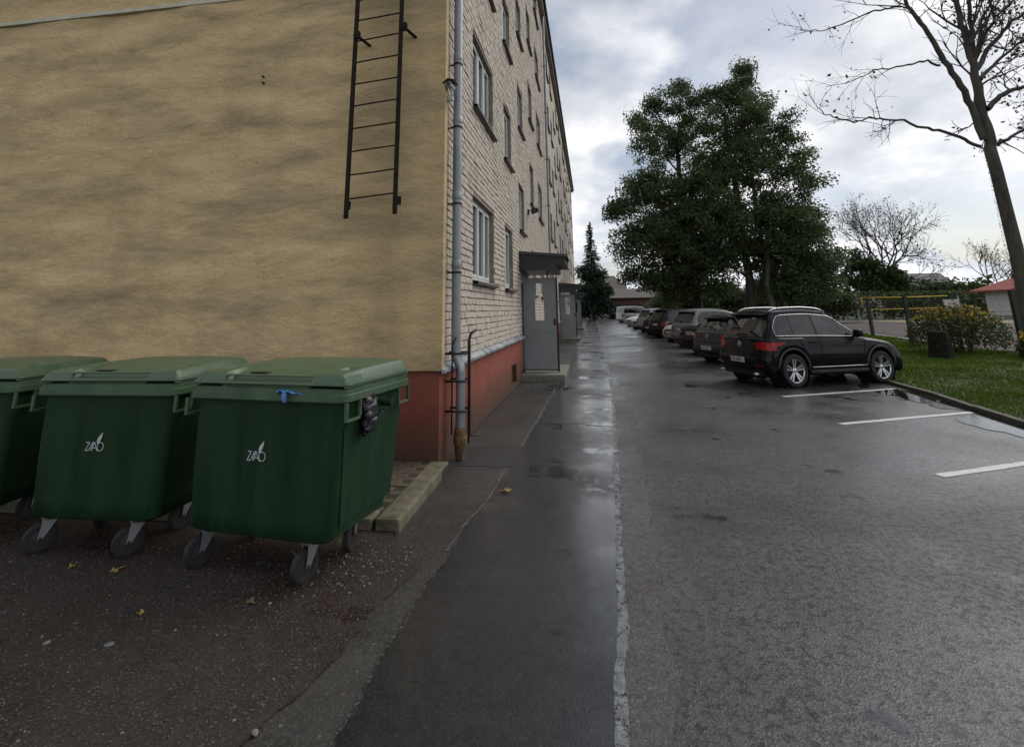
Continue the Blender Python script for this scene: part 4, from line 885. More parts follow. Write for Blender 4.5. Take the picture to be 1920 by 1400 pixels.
def make_car(name, style, loc, ang, mat, label, group, plate='', scale=1.0, detail=0, rails=False, chrome=False, emblem=False, nose_out=False, roofmat=None, flare=None, lampmat=None, sx=1.0):
    S = STYLES[style]; L, w, H, r = S['L'], S['w'], S['H'], S['r']
    if nose_out: # local rear stays at x=0; turn about the car's middle
        c_, s_ = math.cos(ang), math.sin(ang); loc = (loc[0]+L*c_*scale, loc[1]+L*s_*scale, loc[2] if len(loc) > 2 else 0); ang += PI
    o = empty(name, (loc[0], loc[1], loc[2] if len(loc) > 2 else 0.0), ang, label, 'car', group); o.scale = (scale*sx, scale, scale)
    fa = (S['ax'], S['ax']+S['wb']); arch_r = r+0.075
    belt = smooth_interp(*zip(*S['belt'])); rearx = smooth_interp([p[0] for p in S['rear']], [p[1] for p in S['rear']])
    frontx = smooth_interp([S['clr'], .35, .55, .80, 1.1], [L-.12, L-.02, L, L-.06, L-.30])
    def outline(xr, xf, ww, rr=.22, rf=.34, bow=.07, bowf=.16, nR=7, nC=7, nS=74):
        pts = []
        for k in range(nR): y = (ww-rr)*k/nR; pts.append((xr+bow*(y/ww)**2, y))
        x0 = xr+bow*((ww-rr)/ww)**2
        for k in range(nC): a = PI/2*k/nC; pts.append((x0+rr*(1-math.cos(a)), ww-rr+rr*math.sin(a)))
        xs0, xs1 = x0+rr, xf-bowf*((ww-rf)/ww)**2-rf
        for k in range(nS+1):
            x = xs0+(xs1-xs0)*k/nS; m_ = (x-xs0)/(xs1-xs0); pts.append((x, ww*(1-.035*abs(2*m_-1)**3)))
        for k in range(1, nC+1): a = PI/2*k/nC; pts.append((xs1+rf*math.sin(a), (ww*(1-.035))-rf*(1-math.cos(a))))
        y0 = pts[-1][1]
        for k in range(1, nR+1): y = y0*(1-k/nR); pts.append((xf-bowf*(y/ww)**2, y))
        return pts
    levels = [0.0, .10, .22, .34, .46, .58, .68, .78, .87, .94, 1.0]
    wprof = smooth_interp([0, .12, .35, .7, .9, 1.0], [w-.06, w-.012, w, w-.012, w-.03, w-.075])
    zs = S['clr']+.02; ztopmax = max(p[1] for p in S['belt'])
    rowsL = []
    for t in levels:
        zref = zs+(ztopmax-zs)*t
        ol = outline(rearx(zref), frontx(zref), wprof(t)); row = []
        for x, y in ol:
            zb = zs if not (rearx(.4)+.35 < x < L-.3) else S['sill']
            for f in fa:
                dx = abs(x-f)
                if dx < arch_r and y > w*.7: zb = max(zb, r+math.sqrt(arch_r**2-dx*dx))
            zt = belt(x); z = zb+(zt-zb)*t if zb < zt else zt
            row.append(Vector((x, y, z)))
        rowsL.append(row)
    n = len(rowsL[0])
    def fullrow(row): return row+[Vector((p.x, -p.y, p.z)) for p in row[-2:0:-1]]
    body = MB(); body.grid([fullrow(rw) for rw in rowsL], True)
    top = rowsL[-1]; deck = [fullrow(top)]
    for kf, up in ((.9, .022), (.7, .045), (.4, .062), (.12, .068), (0.0, .068)):
        deck.append(fullrow([Vector((p.x, p.y*kf, p.z+up*min(1, (p.x-.02)/.3, max(0, L-.05-p.x)/.35) if True else 0)) for p in top]))
    body.grid(deck, True)
    # greenhouse
    (b0, b1), (t0, t1), wr = S['gb'], S['gt'], S['wr']; wbse = w-.085
    roof = smooth_interp([t0-.1, t0+.15, (t0+t1)/2, t1-.2, t1+.1], [H-S['drop'][0]-.02, H-S['drop'][0]*.5, H, H-S['drop'][1]*.5, H-S['drop'][1]])
    rowsG = []
    for t in (0, .12, .3, .5, .7, .85, .94, 1.0):
        tt = t if t < .85 else .85+(t-.85)
        xr, xf = b0+(t0-b0)*t, b1+(t1-b1)*t; ww = wbse+(wr-wbse)*(t**1.15)
        if t > .9: xr += .02; xf -= .05; ww -= .015
        ol = outline(xr, xf, ww, .16, .12, .05, .12); row = []
        for x, y in ol:
            zb = belt(x)-.03; row.append(Vector((x, y, zb+(roof(x)-.03*(1 if t >= 1 else 1)-zb)*t + (0.0))))
        rowsG.append(row)
    body.grid([fullrow(rw) for rw in rowsG], True)
    top = rowsG[-1]; deck = [fullrow(top)]
    for kf, up in ((.93, .016), (.8, .028), (.5, .042), (.2, .048), (0, .049)): deck.append(fullrow([Vector((p.x, p.y*kf, p.z+up)) for p in top]))
    body.grid(deck, True)
    me = body.mesh('body', mat, smooth=True, sharp=48); mobj('body', me, o)
    bvh = BVHTree.FromPolygons([v.co for v in me.vertices], [tuple(p.vertices) for p in me.polygons])
    def hs(x, z, s):   # side hit
        h = bvh.ray_cast(Vector((x, s*3, z)), Vector((0, -s, 0))); return h[0] if h[0] else Vector((x, s*w, z))
    def hr(y, z):
        h = bvh.ray_cast(Vector((-3, y, z)), Vector((1, 0, 0))); return h[0] if h[0] else Vector((0, y, z))
    def hf(y, z):
        h = bvh.ray_cast(Vector((L+3, y, z)), Vector((-1, 0, 0))); return h[0] if h[0] else Vector((L, y, z))
    def patch_side(nm, lo, hi, x0, x1, s, mt, nu=16, nv=5, off=.004, par=None):
        m_ = MB(); rows = []
        for j in range(nv+1):
            row = []
            for i in range(nu+1):
                x = x0+(x1-x0)*i/nu; a, b = lo(x), hi(x); p = hs(x, a+(b-a)*j/nv, s); row.append((p.x, p.y+s*off, p.z+off*.3))
            rows.append(row)
        m_.grid(rows); return m_.build(nm, mt, par or o, smooth=True, fix=False)
    def patch_end(nm, lo, hi, y0, y1, mt, front=False, nu=14, nv=6, off=.004, par=None):
        m_ = MB(); rows = []
        for j in range(nv+1):
            row = []
            for i in range(nu+1):
                y = y0+(y1-y0)*i/nu; a, b = lo(y), hi(y); p = (hf if front else hr)(y, a+(b-a)*j/nv); row.append((p.x+(off if front else -off), p.y, p.z+off*.4))
            rows.append(row)
        m_.grid(rows); return m_.build(nm, mt, par or o, smooth=True, fix=False)
    def line_side(pts, s, wd, mt, nm, par=None, off=.003):
        m_ = MB(); q = []
        for a, b in zip(pts[:-1], pts[1:]):
            for k in range(8): q.append((a[0]+(b[0]-a[0])*k/8, a[1]+(b[1]-a[1])*k/8))
        q.append(pts[-1]); m_.tube([hs(x, z, s)+Vector((0, s*off, 0)) for x, z in q], wd, 5); return m_.build(nm, mt, par or o, smooth=True, fix=False)
    # side glazing
    xa0, xa1 = b0+.36, b1-.30
    def wlo(x): return belt(x)+.045
    def whi(x):
        z = roof(x)-.115
        # rounded rear upper corner following the D pillar, raked front following the A pillar
        tr = (x-(b0+.30))/((t0+.18)-b0); tf = ((b1-.27)-x)/(b1-t1)
        zf = belt(x)+.0+(roof(t1)-belt(b1))*max(0, tf)*.97; zr_ = belt(x)+.05+(roof(t0)-belt(b0))*max(0, min(1, tr))**.55*.98
        return max(wlo(x)+.002, min(z, zf, zr_))
    mid = (b0+b1)/2+.02
    for s in (1, -1):
        xm = (xa0+xa1)/2-.05
        ends = [(xa0, xm-.035), (xm+.035, xa1-.02)] if style != 'van' else [(xa0-.05, 1.6), (1.7, 2.9), (2.98, xa1)]
        g0 = patch_side('side_window', wlo, whi, xa0-.01, xa1, s, M_cglass, 40, 6)
        patch_side('window_pillar', lambda x: wlo(x), lambda x: whi(x), xm-.03, xm+.03, s, M_trim, 2, 5, .007)
        if style in ('suv', 'mpv', 'van'): patch_side('window_pillar', lambda x: wlo(x), lambda x: whi(x), xa0+.50, xa0+.53, s, M_trim, 2, 5, .007)
        if chrome:
            pts = [(x, whi(x)+.004) for x in np.linspace(xa1, xa0, 26)]+[(xa0-.012, (wlo(xa0)+whi(xa0))/2)]+[(x, wlo(x)-.008) for x in np.linspace(xa0, xa1, 20)]
            m_ = MB(); m_.tube([hs(x, z, s)+Vector((0, s*.006, 0)) for x, z in pts], .0085, 6); m_.build('window_trim', M_chrome, o, smooth=True, fix=False)
        # doors
        xf_ = fa[1]-arch_r-.10; xr_ = fa[0]+arch_r*.55
        line_side([(xm, belt(xm)), (xm+.01, .60), (xm, S['sill']+.10)], s, .0055, M_seam, 'door_seam')
        line_side([(xf_+.14, belt(xf_)), (xf_+.03, .70), (xf_, S['sill']+.10), (xm, S['sill']+.09), (fa[0]+arch_r+.05, S['sill']+.10), (xr_+.10, .78), (xr_-.02, belt(xr_))], s, .0055, M_seam, 'door_seam')
        for xh in (xm-.22, xf_-.02-.75*0):
            xh = xh if xh < xm else xm+.85 if style != 'hatch' else xm+.8
            p = hs(xh, belt(xh)-.10, s); m_ = MB(); m_.box(p+Vector((0, s*.018, 0)), (.20, .022, .026)); m_.build('door_handle', mat, o, bevel=.006)
        # mirror
        p = hs(b1-.50, belt(b1-.5)+.02, s); m_ = MB(); m_.box(p+Vector((.02, s*.14, .09)), (.12, .20, .15)); m_.box(p+Vector((.03, s*.03, .03)), (.06, .10, .05)); m_.build('side_mirror', mat, o, bevel=.03, smooth=True, sharp=60)
        # sill strip and arch trims
        for f in fa:
            m_ = MB(); q = []
            for k in range(25):
                a = PI*(k/24); xx, zz_ = f+(arch_r+.014)*math.cos(a), r+(arch_r+.014)*math.sin(a)*1.0
                if zz_ < S['sill']-.02: continue
                q.append(hs(xx, zz_+.015, s)+Vector((0, s*.004, 0)))
            m_.tube(q, .024 if flare else .012, 6); m_.build('wheel_arch', flare or mat, o, smooth=True, fix=False)
        m_ = MB(); x0_, x1_ = fa[0]+arch_r+.02, fa[1]-arch_r-.02
        m_.tube([Vector((x, s*(w-.045), S['sill']+.015)) for x in np.linspace(x0_, x1_, 8)], .055, 8); m_.build('sill', M_trim if flare else mat, o, smooth=True)
        if chrome: line_side([(x0_+.05, S['sill']+.115), (x1_-.02, S['sill']+.115)], s, .013, M_chrome, 'sill_strip', off=.008)
    # underside
    m_ = MB(); m_.bx(.25, L-.25, -w+.30, w-.30, S['clr'], .62); m_.build('underbody', M_seam, o)
    for f in fa:
        for s in (1, -1): m_ = MB(); m_.lathe([(arch_r+.02, s*(w-.42)), (arch_r+.02, s*(w-.06))], 28, 'Y', (f, 0, r)); m_.build('wheel_well', M_seam, o, fix=False)
    # windscreen and rear window
    zb_, zt_ = belt(b0)+.06, roof(t0)-.10
    if style == 'van': zb_, zt_ = 1.20, 1.75
    if style == 'sedan':   # steep patch cast from above/behind
        m_ = MB(); rows = []
        for j in range(7):
            tt = .10+.80*j/6; row = []
            for i in range(13):
                x = b0+(t0-b0)*tt; y = (-1+2*i/12)*(wbse-.14+(wr-wbse)*tt); h = bvh.ray_cast(Vector((x, y, 3)), Vector((0, 0, -1)))[0]; row.append((h.x-.003, h.y, h.z+.004))
            rows.append(row)
        m_.grid(rows); m_.build('rear_window', M_cglass, o, smooth=True, fix=False)
    else:
        yw = wbse-.16; k_ = yw
        patch_end('rear_window', lambda y: zb_+.0*abs(y), lambda y: zt_-.03*(abs(y)/yw)**4, -yw, yw, M_cglass, nu=18)
    m_ = MB(); rows = []
    for j in range(8):
        tt = .08+.84*j/7; row = []
        for i in range(15):
            yy = (-1+2*i/14)*(wbse-.14+(wr-wbse)*tt); xm_ = b1+(t1-b1)*tt-.14*(yy/(wbse))**2-.02
            h = bvh.ray_cast(Vector((xm_, yy, 3)), Vector((0, 0, -1)))[0]; row.append((h.x+.003, h.y, h.z+.005) if h else (xm_, yy, 1))
        rows.append(row)
    m_.grid(rows); m_.build('windscreen', M_cglass, o, smooth=True, fix=False)
    # lamps
    lz = belt(.2)-.06
    for s in (1, -1):
        hgt = {'suv': .17, 'hatch': .17, 'sedan': .14, 'mpv': .26, 'van': .36}[style]; wid = .32 if style == 'suv' else .27 if style != 'van' else .16; zc_ = lz-hgt*.5
        a, b = (w-.02-wid, w-.025); rl = lampmat or M_red
        lamp = patch_end('tail_lamp', lambda y: zc_-hgt*.5*(.72+.28*(abs(y)-a)/(b-a)), lambda y: zc_+hgt*.5*(.75+.25*(abs(y)-a)/(b-a)), *( (a, b) if s > 0 else (-b, -a)), rl, nu=10, nv=5, off=.012)
        patch_side('tail_lamp', lambda x: zc_-hgt*.5+.10*hgt*(x-.1), lambda x: zc_+hgt*.5-.35*hgt*max(0, x-.22), .12, (.42 if style == 'suv' else .30) if style != 'van' else .2, s, rl, 8, 4, .010)
        zh = belt(L-.5)-.09
        patch_end('head_lamp', lambda y: zh-.13+.05*(abs(y)-.45), lambda y: zh+.0+.07*(abs(y)-.45), *((.48, w-.07) if s > 0 else (-w+.07, -.48)), M_lampw, front=True, nu=8, nv=4, off=.008)
        patch_end('reflector', lambda y: .44, lambda y: .475, *((w-.34, w-.12) if s > 0 else (-w+.12, -w+.34)), M_redd, nu=5, nv=1, off=.008)
    patch_end('front_grille', lambda y: .38, lambda y: .62, -.5, .5, M_trim, front=True, nu=10, nv=4, off=.006)
    patch_end('bumper_skirt', lambda y: S['clr']+.03, lambda y: S['clr']+.17, -w+.16, w-.16, M_trim, nu=12, nv=3, off=.006)
    # tailgate seam
    m_ = MB(); zt2 = S['rear'][3][0]+.03
    m_.tube([hr(y, zt2)-Vector((.003, 0, 0)) for y in np.linspace(-w+.16, w-.16, 15)], .006, 5); m_.build('tailgate_seam', M_seam, o, fix=False)
    # plate
    pz = {'suv': .56, 'hatch': .46, 'sedan': .76, 'mpv': .75, 'van': .72}[style]
    ends = [(hr(0, pz), -1)] + ([(hf(0, .48), 1)] if nose_out else [])
    for pp, sg in ends:
        m_ = MB(); m_.box((0, 0, 0), (.012, .52, .112)); pl = m_.build('number_plate', M_plate, o, bevel=.004, loc=pp+Vector((sg*.022, 0, 0)))
        m_ = MB(); m_.box((sg*.0075, -sg*.0-(.236 if sg > 0 else -.236), 0), (.003, .042, .106)); m_.build('plate_band', M_eu, pl)
        if plate:
            mobj('plate_text', text_mesh(plate, .092, M_ink), pl, (sg*.0085, -.012*sg*-1*-1, 0), (PI/2, 0, sg*PI/2))
    if emblem:
        ez = S['rear'][4][0]+.155 if style == 'suv' else .80; p = hr(0, ez); em = MB(); rr_ = .062
        em.tube([(p.x-.008, p.y+rr_*math.cos(a), p.z+rr_*math.sin(a)) for a in np.linspace(0, 2*PI, 24)], .007, 5)
        for seg in (((-.028, .052), (0, .004), (.028, .052)), ((-.048, .034), (-.022, -.048), (0, .004)), ((0, .004), (.022, -.048), (.048, .034))): em.tube([(p.x-.008, p.y+a, p.z+b) for a, b in seg], .006, 5)
        em.build('emblem', M_chrome, o, smooth=True)
    # wheels
    for f in fa:
        for s in (1, -1):
            we = empty('wheel', (f, s*(w-.125), r), 0 if s > 0 else PI); we.parent = o; we.scale = (r,)*3
            mobj('tyre', TYRE, we); mobj('rim', RIM, we); mobj('brake_disc', DISC, we)
    # roof extras
    if style in ('suv', 'hatch', 'mpv'):
        zs_ = roof(t0)-.045; xs_ = t0-.02; m_ = MB()
        rows = [[(xs_+.10, y, zs_+.030-.03*(abs(y)/wr)**3) for y in np.linspace(-wr+.02, wr-.02, 13)], [(xs_-.10, y*.97, zs_+.012-.03*(abs(y)/wr)**3) for y in np.linspace(-wr+.02, wr-.02, 13)], [(xs_-.115, y*.97, zs_-.02-.03*(abs(y)/wr)**3) for y in np.linspace(-wr+.02, wr-.02, 13)], [(xs_+.04, y*.97, zs_-.035-.03*(abs(y)/wr)**3) for y in np.linspace(-wr+.02, wr-.02, 13)]]
        m_.grid(rows); m_.build('roof_spoiler', mat, o, smooth=True, sharp=50)
    if rails:
        for s in (1, -1):
            m_ = MB(); q = []
            for k in range(15):
                x = t0+.10+(t1-.15-t0-.10)*k/14; e = min(1, min(k, 14-k)/1.5); q.append((x, s*(wr-.055), roof(x)-.015+.058*e))
            m_.tube(q, .018, 8); m_.build('roof_rail', M_chrome, o, smooth=True)
    m_ = MB(); xx = t0+.28; m_.tube([(xx, 0, roof(xx)+.0), (xx-.06, 0, roof(xx)+.07)], [.02, .006], 6); m_.build('aerial', M_trim, o)
    if style == 'suv':
        for s in (1,):
            m_ = MB(); m_.tube([(.02, -.52, .27), (.25, -.52, .28)], .035, 12); m_.build('exhaust', M_chrome, o, smooth=True)
        pw = hr(0, belt(0)+.13); m_ = MB(); m_.box(pw+Vector((-.02, .02, 0)), (.03, .36, .02)); m_.build('rear_wiper', M_trim, o)
    return o
A0 = R(24.6); GC = 'cars parked nose-in along the lot'
make_car('parked_car', 'suv', (3.20, 12.66), R(21), P_black, 'black off-road car with silver roof rails and wheels, nearest in the parked row', GC, 'HP-2803', 0.97, rails=True, chrome=True, emblem=True, flare=M_grtrim, sx=.885)
make_car('parked_car', 'hatch', (3.45, 17.2), A0, P_grey, 'grey hatchback parked directly behind the black off-road car', GC, 'LH-3172', 1.0, emblem=True)
make_car('parked_car', 'sedan', (3.50, 20.2), A0, P_navy, 'dark navy saloon with flat boot lid beside the grey hatchback', GC, 'KU-7054', 1.0, lampmat=M_redd)
make_car('parked_car', 'mpv', (3.75, 24.0), A0, P_silver, 'silver grey tall hatchback just beyond the navy saloon', GC, '', 1.0, lampmat=M_redd)
make_car('parked_car', 'hatch', (3.75, 27.6), A0, P_cream, 'cream coloured small car parked nose towards the lane', GC, '', 1.0, nose_out=True)
make_car('parked_car', 'mpv', (3.55, 31.4), A0, P_dark, 'dark people carrier beyond the cream small car', GC, '', 1.02, lampmat=M_redd)
make_car('parked_car', 'hatch', (3.5, 35.0), A0, P_navy, 'dark small hatchback between the dark people carrier and the silver one', GC, '', 1.0, lampmat=M_redd)
make_car('parked_car', 'mpv', (3.5, 39.5), A0, P_van, 'pale silver people carrier in the far half of the parked row', GC, '', 1.02)
make_car('parked_car', 'hatch', (3.3, 45.0), A0, P_white, 'nearer of two white cars parked nose-out far along the row', GC, '', 1.0, nose_out=True)
make_car('parked_car', 'hatch', (3.3, 51.5), A0, P_white, 'farther of two white cars parked nose-out far along the row', GC, '', 1.0, nose_out=True)
make_car('parked_van', 'van', (3.2, 66.0), A0, P_van, 'pale minivan at the far end of the parked row', GC, '', 1.0)

# ------------------------------------------------------------------ vegetation
def leafmat(name, c1, c2, tr=0.35): 
    m = pm(name, c1, c2, scale=0.8, rough=0.55, spec=0.3, translucent=tr, lo=0.3, hi=0.7); return m
M_leaf = leafmat('linden_leaf', (0.064, 0.096, 0.038), (0.118, 0.152, 0.060), .42)
M_leaf2 = leafmat('shrub_leaf', (0.034, 0.056, 0.016), (0.070, 0.095, 0.028), .3)
M_olive = leafmat('olive_leaf', (0.050, 0.066, 0.022), (0.092, 0.105, 0.036), .3)
M_needle = leafmat('spruce_needle', (0.012, 0.026, 0.014), (0.024, 0.042, 0.020), .1)
M_dry = leafmat('dry_leaf', (0.050, 0.036, 0.022), (0.095, 0.066, 0.036), .3)
M_yel = leafmat('yellow_flower', (0.34, 0.22, 0.02), (0.55, 0.38, 0.05), .3)
M_pale = leafmat('pale_flower', (0.40, 0.40, 0.38), (0.55, 0.55, 0.52), .3)
M_bark = pm('bark', (0.030, 0.025, 0.020), (0.062, 0.052, 0.042), scale=7, rough=0.9, bump=0.9, bscale=22, stretch=(1, 1, .35))
M_barkg = pm('mossy_bark', (0.045, 0.042, 0.035), (0.095, 0.088, 0.068), scale=6, rough=0.9, bump=0.9, bscale=22, stretch=(1, 1, .35))
def leaves_mesh(name, C, size, mat, rng, aspect=.62, flat=0.0):
    C = np.asarray(C, np.float32); n = len(C)
    u = rng.normal(size=(n, 3)); u[:, 2] *= (1-flat); u /= np.linalg.norm(u, axis=1, keepdims=True)
    v = rng.normal(size=(n, 3)); v -= u*np.sum(u*v, 1, keepdims=True); v /= np.linalg.norm(v, axis=1, keepdims=True)
    nrm = np.cross(u, v); s = (size*rng.uniform(.6, 1.35, (n, 1)))
    a, b = u*s*.5, v*s*.5*aspect
    V = np.stack([C-a, C+b+nrm*s*.10, C+a, C-b+nrm*s*.10], 1).reshape(-1, 3); F = np.arange(4*n).reshape(n, 4)
    return arr_mesh(name, V, F, mat)
def blob_points(blobs, per, rng, clump=0.55, fill=.55):
    """clumped points filling a set of spheres; blobs = (center, radius)"""
    out = []
    for c, r, k in blobs:
        nc = max(3, int(k)); d = rng.normal(size=(nc, 3)); d /= np.linalg.norm(d, axis=1, keepdims=True)
        rad = r*(rng.uniform(0, 1, (nc, 1))**fill); cc = np.array(c)+d*rad*np.array([1, 1, .9])
        for p in cc:
            m = int(per*rng.uniform(.5, 1.5)); q = np.clip(rng.normal(size=(m, 3)), -1.7, 1.7)*clump*np.array([1, 1, .7])*rng.uniform(.6, 1.25); out.append(p+q)
    return np.concatenate(out)
def limb(mb, a, b, r0, r1, rng, sag=0.0, n=6, wob=.06):
    a, b = Vector(a), Vector(b); L = (b-a).length; pts = []
    for i in range(n+1):
        t = i/n; p = a.lerp(b, t); e = 0 if i in (0,) else 1
        p = p+Vector(rng.normal(size=3)*wob*L*.25*e)*(0 if i == n else 1)+Vector((0, 0, sag*math.sin(PI*t)*L)); pts.append(p)
    mb.tube(pts, [r0+(r1-r0)*i/n for i in range(n+1)], 7, cap=False); return pts
def leafy_tree(name, base, trunk_top, r, blobs, per, leaf, size, seed, label, cat='tree', group=None, clump=.46, bark=None):
    rng = np.random.default_rng(seed); o = empty(name, base, 0, label, cat, group); B = Vector(base)
    mb = MB(); T = Vector(trunk_top)
    pts = limb(mb, (0, 0, -.1), T-B, r, r*.45, rng, n=9, wob=.022); 
    mb.build('trunk', bark or M_bark, o, smooth=True)
    br = MB()
    for c, rad, k in blobs:
        C_ = Vector(c)-B; i = int(rng.integers(3, 9)); st = min(pts, key=lambda p: abs(p.z-(C_.z-1.2-rad*.6))); q = limb(br, st, C_, max(.05, rad*.035), .02, rng, sag=.06, wob=.10)
        for _ in range(int(6+rad*2)):
            d = Vector(rng.normal(size=3)).normalized()*rad*rng.uniform(.6, 1.0); s_ = q[int(rng.integers(2, 6))]; limb(br, s_, C_+d, .025+.01*rad*.4, .008, rng, wob=.14, n=4)
    br.build('branches', bark or M_bark, o, smooth=True)
    P = blob_points(blobs, per, rng, clump)-np.array(base)
    mobj('crown', leaves_mesh('crown', P, size, leaf, rng), o); return o
def PB(px, py, rpx, Y, k=None):
    c = ypt(px, py, Y); d = (c-Vector((0, 0, CAMH))).length; r_ = rpx/960.*Y; return (tuple(c), r_, k if k else max(6, (4.6 if py < 340 else 6.2)*r_*r_))
GT = 'lindens behind the parked cars'
leafy_tree('linden_tree', (8.9, 45, 0), (8.3, 45.5, 15), .42,
    [PB(1248, 205, 42, 45), PB(1215, 265, 48, 44), PB(1270, 270, 60, 46), PB(1195, 225, 22, 45), PB(1272, 165, 16, 45), PB(1225, 200, 20, 45), PB(1290, 215, 30, 45), PB(1200, 350, 45, 43.5), PB(1245, 370, 70, 45), PB(1175, 395, 30, 43), PB(1205, 455, 55, 43), PB(1255, 480, 62, 44), PB(1300, 440, 62, 46), PB(1222, 520, 38, 43.5), PB(1285, 530, 40, 45), PB(1158, 400, 14, 43), PB(1195, 510, 26, 44), PB(1310, 340, 50, 46), PB(1275, 420, 60, 44), PB(1240, 430, 50, 43), PB(1180, 440, 30, 43), PB(1310, 510, 50, 44), PB(1260, 545, 36, 44)], 150, M_leaf, .205, 1,
    'broad dark linden with the leftmost crown of the group behind the cars', group=GT)
leafy_tree('linden_tree', (12.6, 43, 0), (12.0, 43.5, 17), .36,
    [PB(1300, 190, 34, 44), PB(1330, 240, 56, 43), PB(1385, 215, 52, 44), PB(1372, 165, 26, 44), PB(1390, 132, 11, 44, 9), PB(1402, 155, 16, 44), PB(1358, 190, 26, 44), PB(1398, 185, 28, 43.5), PB(1345, 175, 14, 44), PB(1340, 320, 65, 43), PB(1390, 300, 62, 44), PB(1350, 400, 62, 42), PB(1330, 480, 55, 43), PB(1372, 490, 40, 42.5), PB(1345, 545, 30, 43), PB(1380, 420, 56, 43), PB(1420, 470, 40, 43.5), PB(1310, 400, 40, 43), PB(1400, 250, 40, 43)], 150, M_leaf, .205, 2,
    'tallest linden of the group with a pointed top above the black car', group=GT)
leafy_tree('linden_tree', (13.6, 42, 0), (13.0, 42.5, 16), .24,
    [PB(1425, 215, 40, 42), PB(1455, 260, 46, 42.5), PB(1482, 230, 20, 42), PB(1440, 330, 55, 41.5), PB(1490, 320, 45, 42), PB(1520, 345, 24, 42.5), PB(1485, 395, 46, 42), PB(1500, 285, 22, 42), PB(1455, 410, 46, 42), PB(1430, 390, 40, 42), PB(1460, 460, 40, 42), PB(1410, 280, 44, 42)], 135, M_leaf, .205, 3,
    'slim forked linden with pale trunk right of the tallest one', group=GT, bark=M_barkg)
leafy_tree('linden_tree', (17.0, 43.5, 0), (16.6, 43.5, 8), .22,
    [PB(1480, 450, 50, 43), PB(1520, 440, 36, 43.5), PB(1510, 500, 52, 43), PB(1548, 490, 30, 43.5), PB(1475, 530, 40, 43), PB(1545, 540, 34, 43), PB(1425, 540, 24, 46), PB(1522, 400, 20, 43), PB(1460, 480, 46, 43), PB(1500, 545, 36, 43), PB(1450, 545, 26, 43)], 160, M_leaf, .205, 4,
    'lowest bushy linden at the right end of the group', group=GT)
# understorey shrubs behind the cars
GS = 'shrubs under the lindens'
for i, (px, py, rp, Y, mt, lab) in enumerate(((1300, 560, 22, 52, M_leaf2, 'dark shrub under the left linden trunks'), (1362, 552, 24, 55, M_leaf2, 'lighter shrub between the left and middle linden trunks'), (1440, 555, 26, 56, M_olive, 'pale green shrub behind the forked linden trunk'), (1250, 565, 20, 60, M_leaf, 'dark low shrub above the far parked cars'), (1560, 560, 26, 56, M_leaf2, 'round shrub at the foot of the rightmost linden'))):
    c = ypt(px, py, Y); c.z = max(c.z, .9); blobs = [((c.x+dx*rp/960*Y*1.1, Y+dy, c.z+dz), rp/960.*Y*.75, 16) for dx, dy, dz in ((-.7, .3, -.3), (.6, -.3, -.2), (0, 0, .35), (-.1, .5, -.6), (.9, .4, -.7))]
    leafy_tree('shrub', (c.x, Y, 0), (c.x, Y, c.z), .06, blobs, 60, mt, .24, 30+i, lab, 'shrub', GS, clump=.45)
# spruce at the end of the lane
def spruce(base, h, rad, seed, label):
    rng = np.random.default_rng(seed); o = empty('spruce_tree', base, 0, label, 'tree'); mb = MB(); mb.tube([(0, 0, -.1), (0, 0, h*.5), (0, 0, h)], [.22, .12, .02], 8); mb.build('trunk', M_bark, o, smooth=True)
    br = MB(); P = []
    z = h*.12
    while z < h-.2:
        t = (z/h); rr = rad*(1-t)**.85*rng.uniform(.8, 1.1)+.12; nb = int(6+6*(1-t))
        for k in range(nb):
            a = rng.uniform(0, 2*PI); L = rr*rng.uniform(.65, 1.1); d = Vector((math.cos(a), math.sin(a), 0)); pts = [Vector((0, 0, z)), Vector((0, 0, z))+d*L*.5+Vector((0, 0, .02*L)), Vector((0, 0, z))+d*L+Vector((0, 0, -.16*L))]
            br.tube(pts, [.03, .02, .006], 4, cap=False)
            m = int(10+L*34)
            s_ = rng.uniform(.12, 1, m); side = rng.normal(size=m)*.16*L**.5*(1.1-s_); dz = -np.abs(rng.normal(size=m))*.22
            for q in range(m):
                P.append((d.x*L*s_[q]-d.y*side[q], d.y*L*s_[q]+d.x*side[q], z+.02*L-.18*L*s_[q]**2+dz[q]))
        z += max(.22, h*.026)
    br.build('branches', M_bark, o); mobj('crown', leaves_mesh('crown', np.array(P), .30, M_needle, rng, .30, .3), o); return o
sp = gpt(1108, 598.5)
spruce((0.3, 88, 0), 16.6, 3.7, 5, 'tall pointed spruce at the far end of the lane')
b_ = [PB(1100, 510, 17, 86), PB(1118, 520, 20, 86), PB(1130, 545, 16, 85), PB(1098, 550, 18, 85), PB(1112, 570, 22, 85), PB(1135, 575, 12, 85), PB(1092, 580, 12, 85)]
leafy_tree('evergreen_shrub', (0.4, 85.5, 0), (0.4, 85.5, 6), .14, [(c, r_, 40) for c, r_, k in b_], 60, M_needle, .34, 12, 'dense dark evergreen mass in front of the spruce at the lane end', 'shrub')
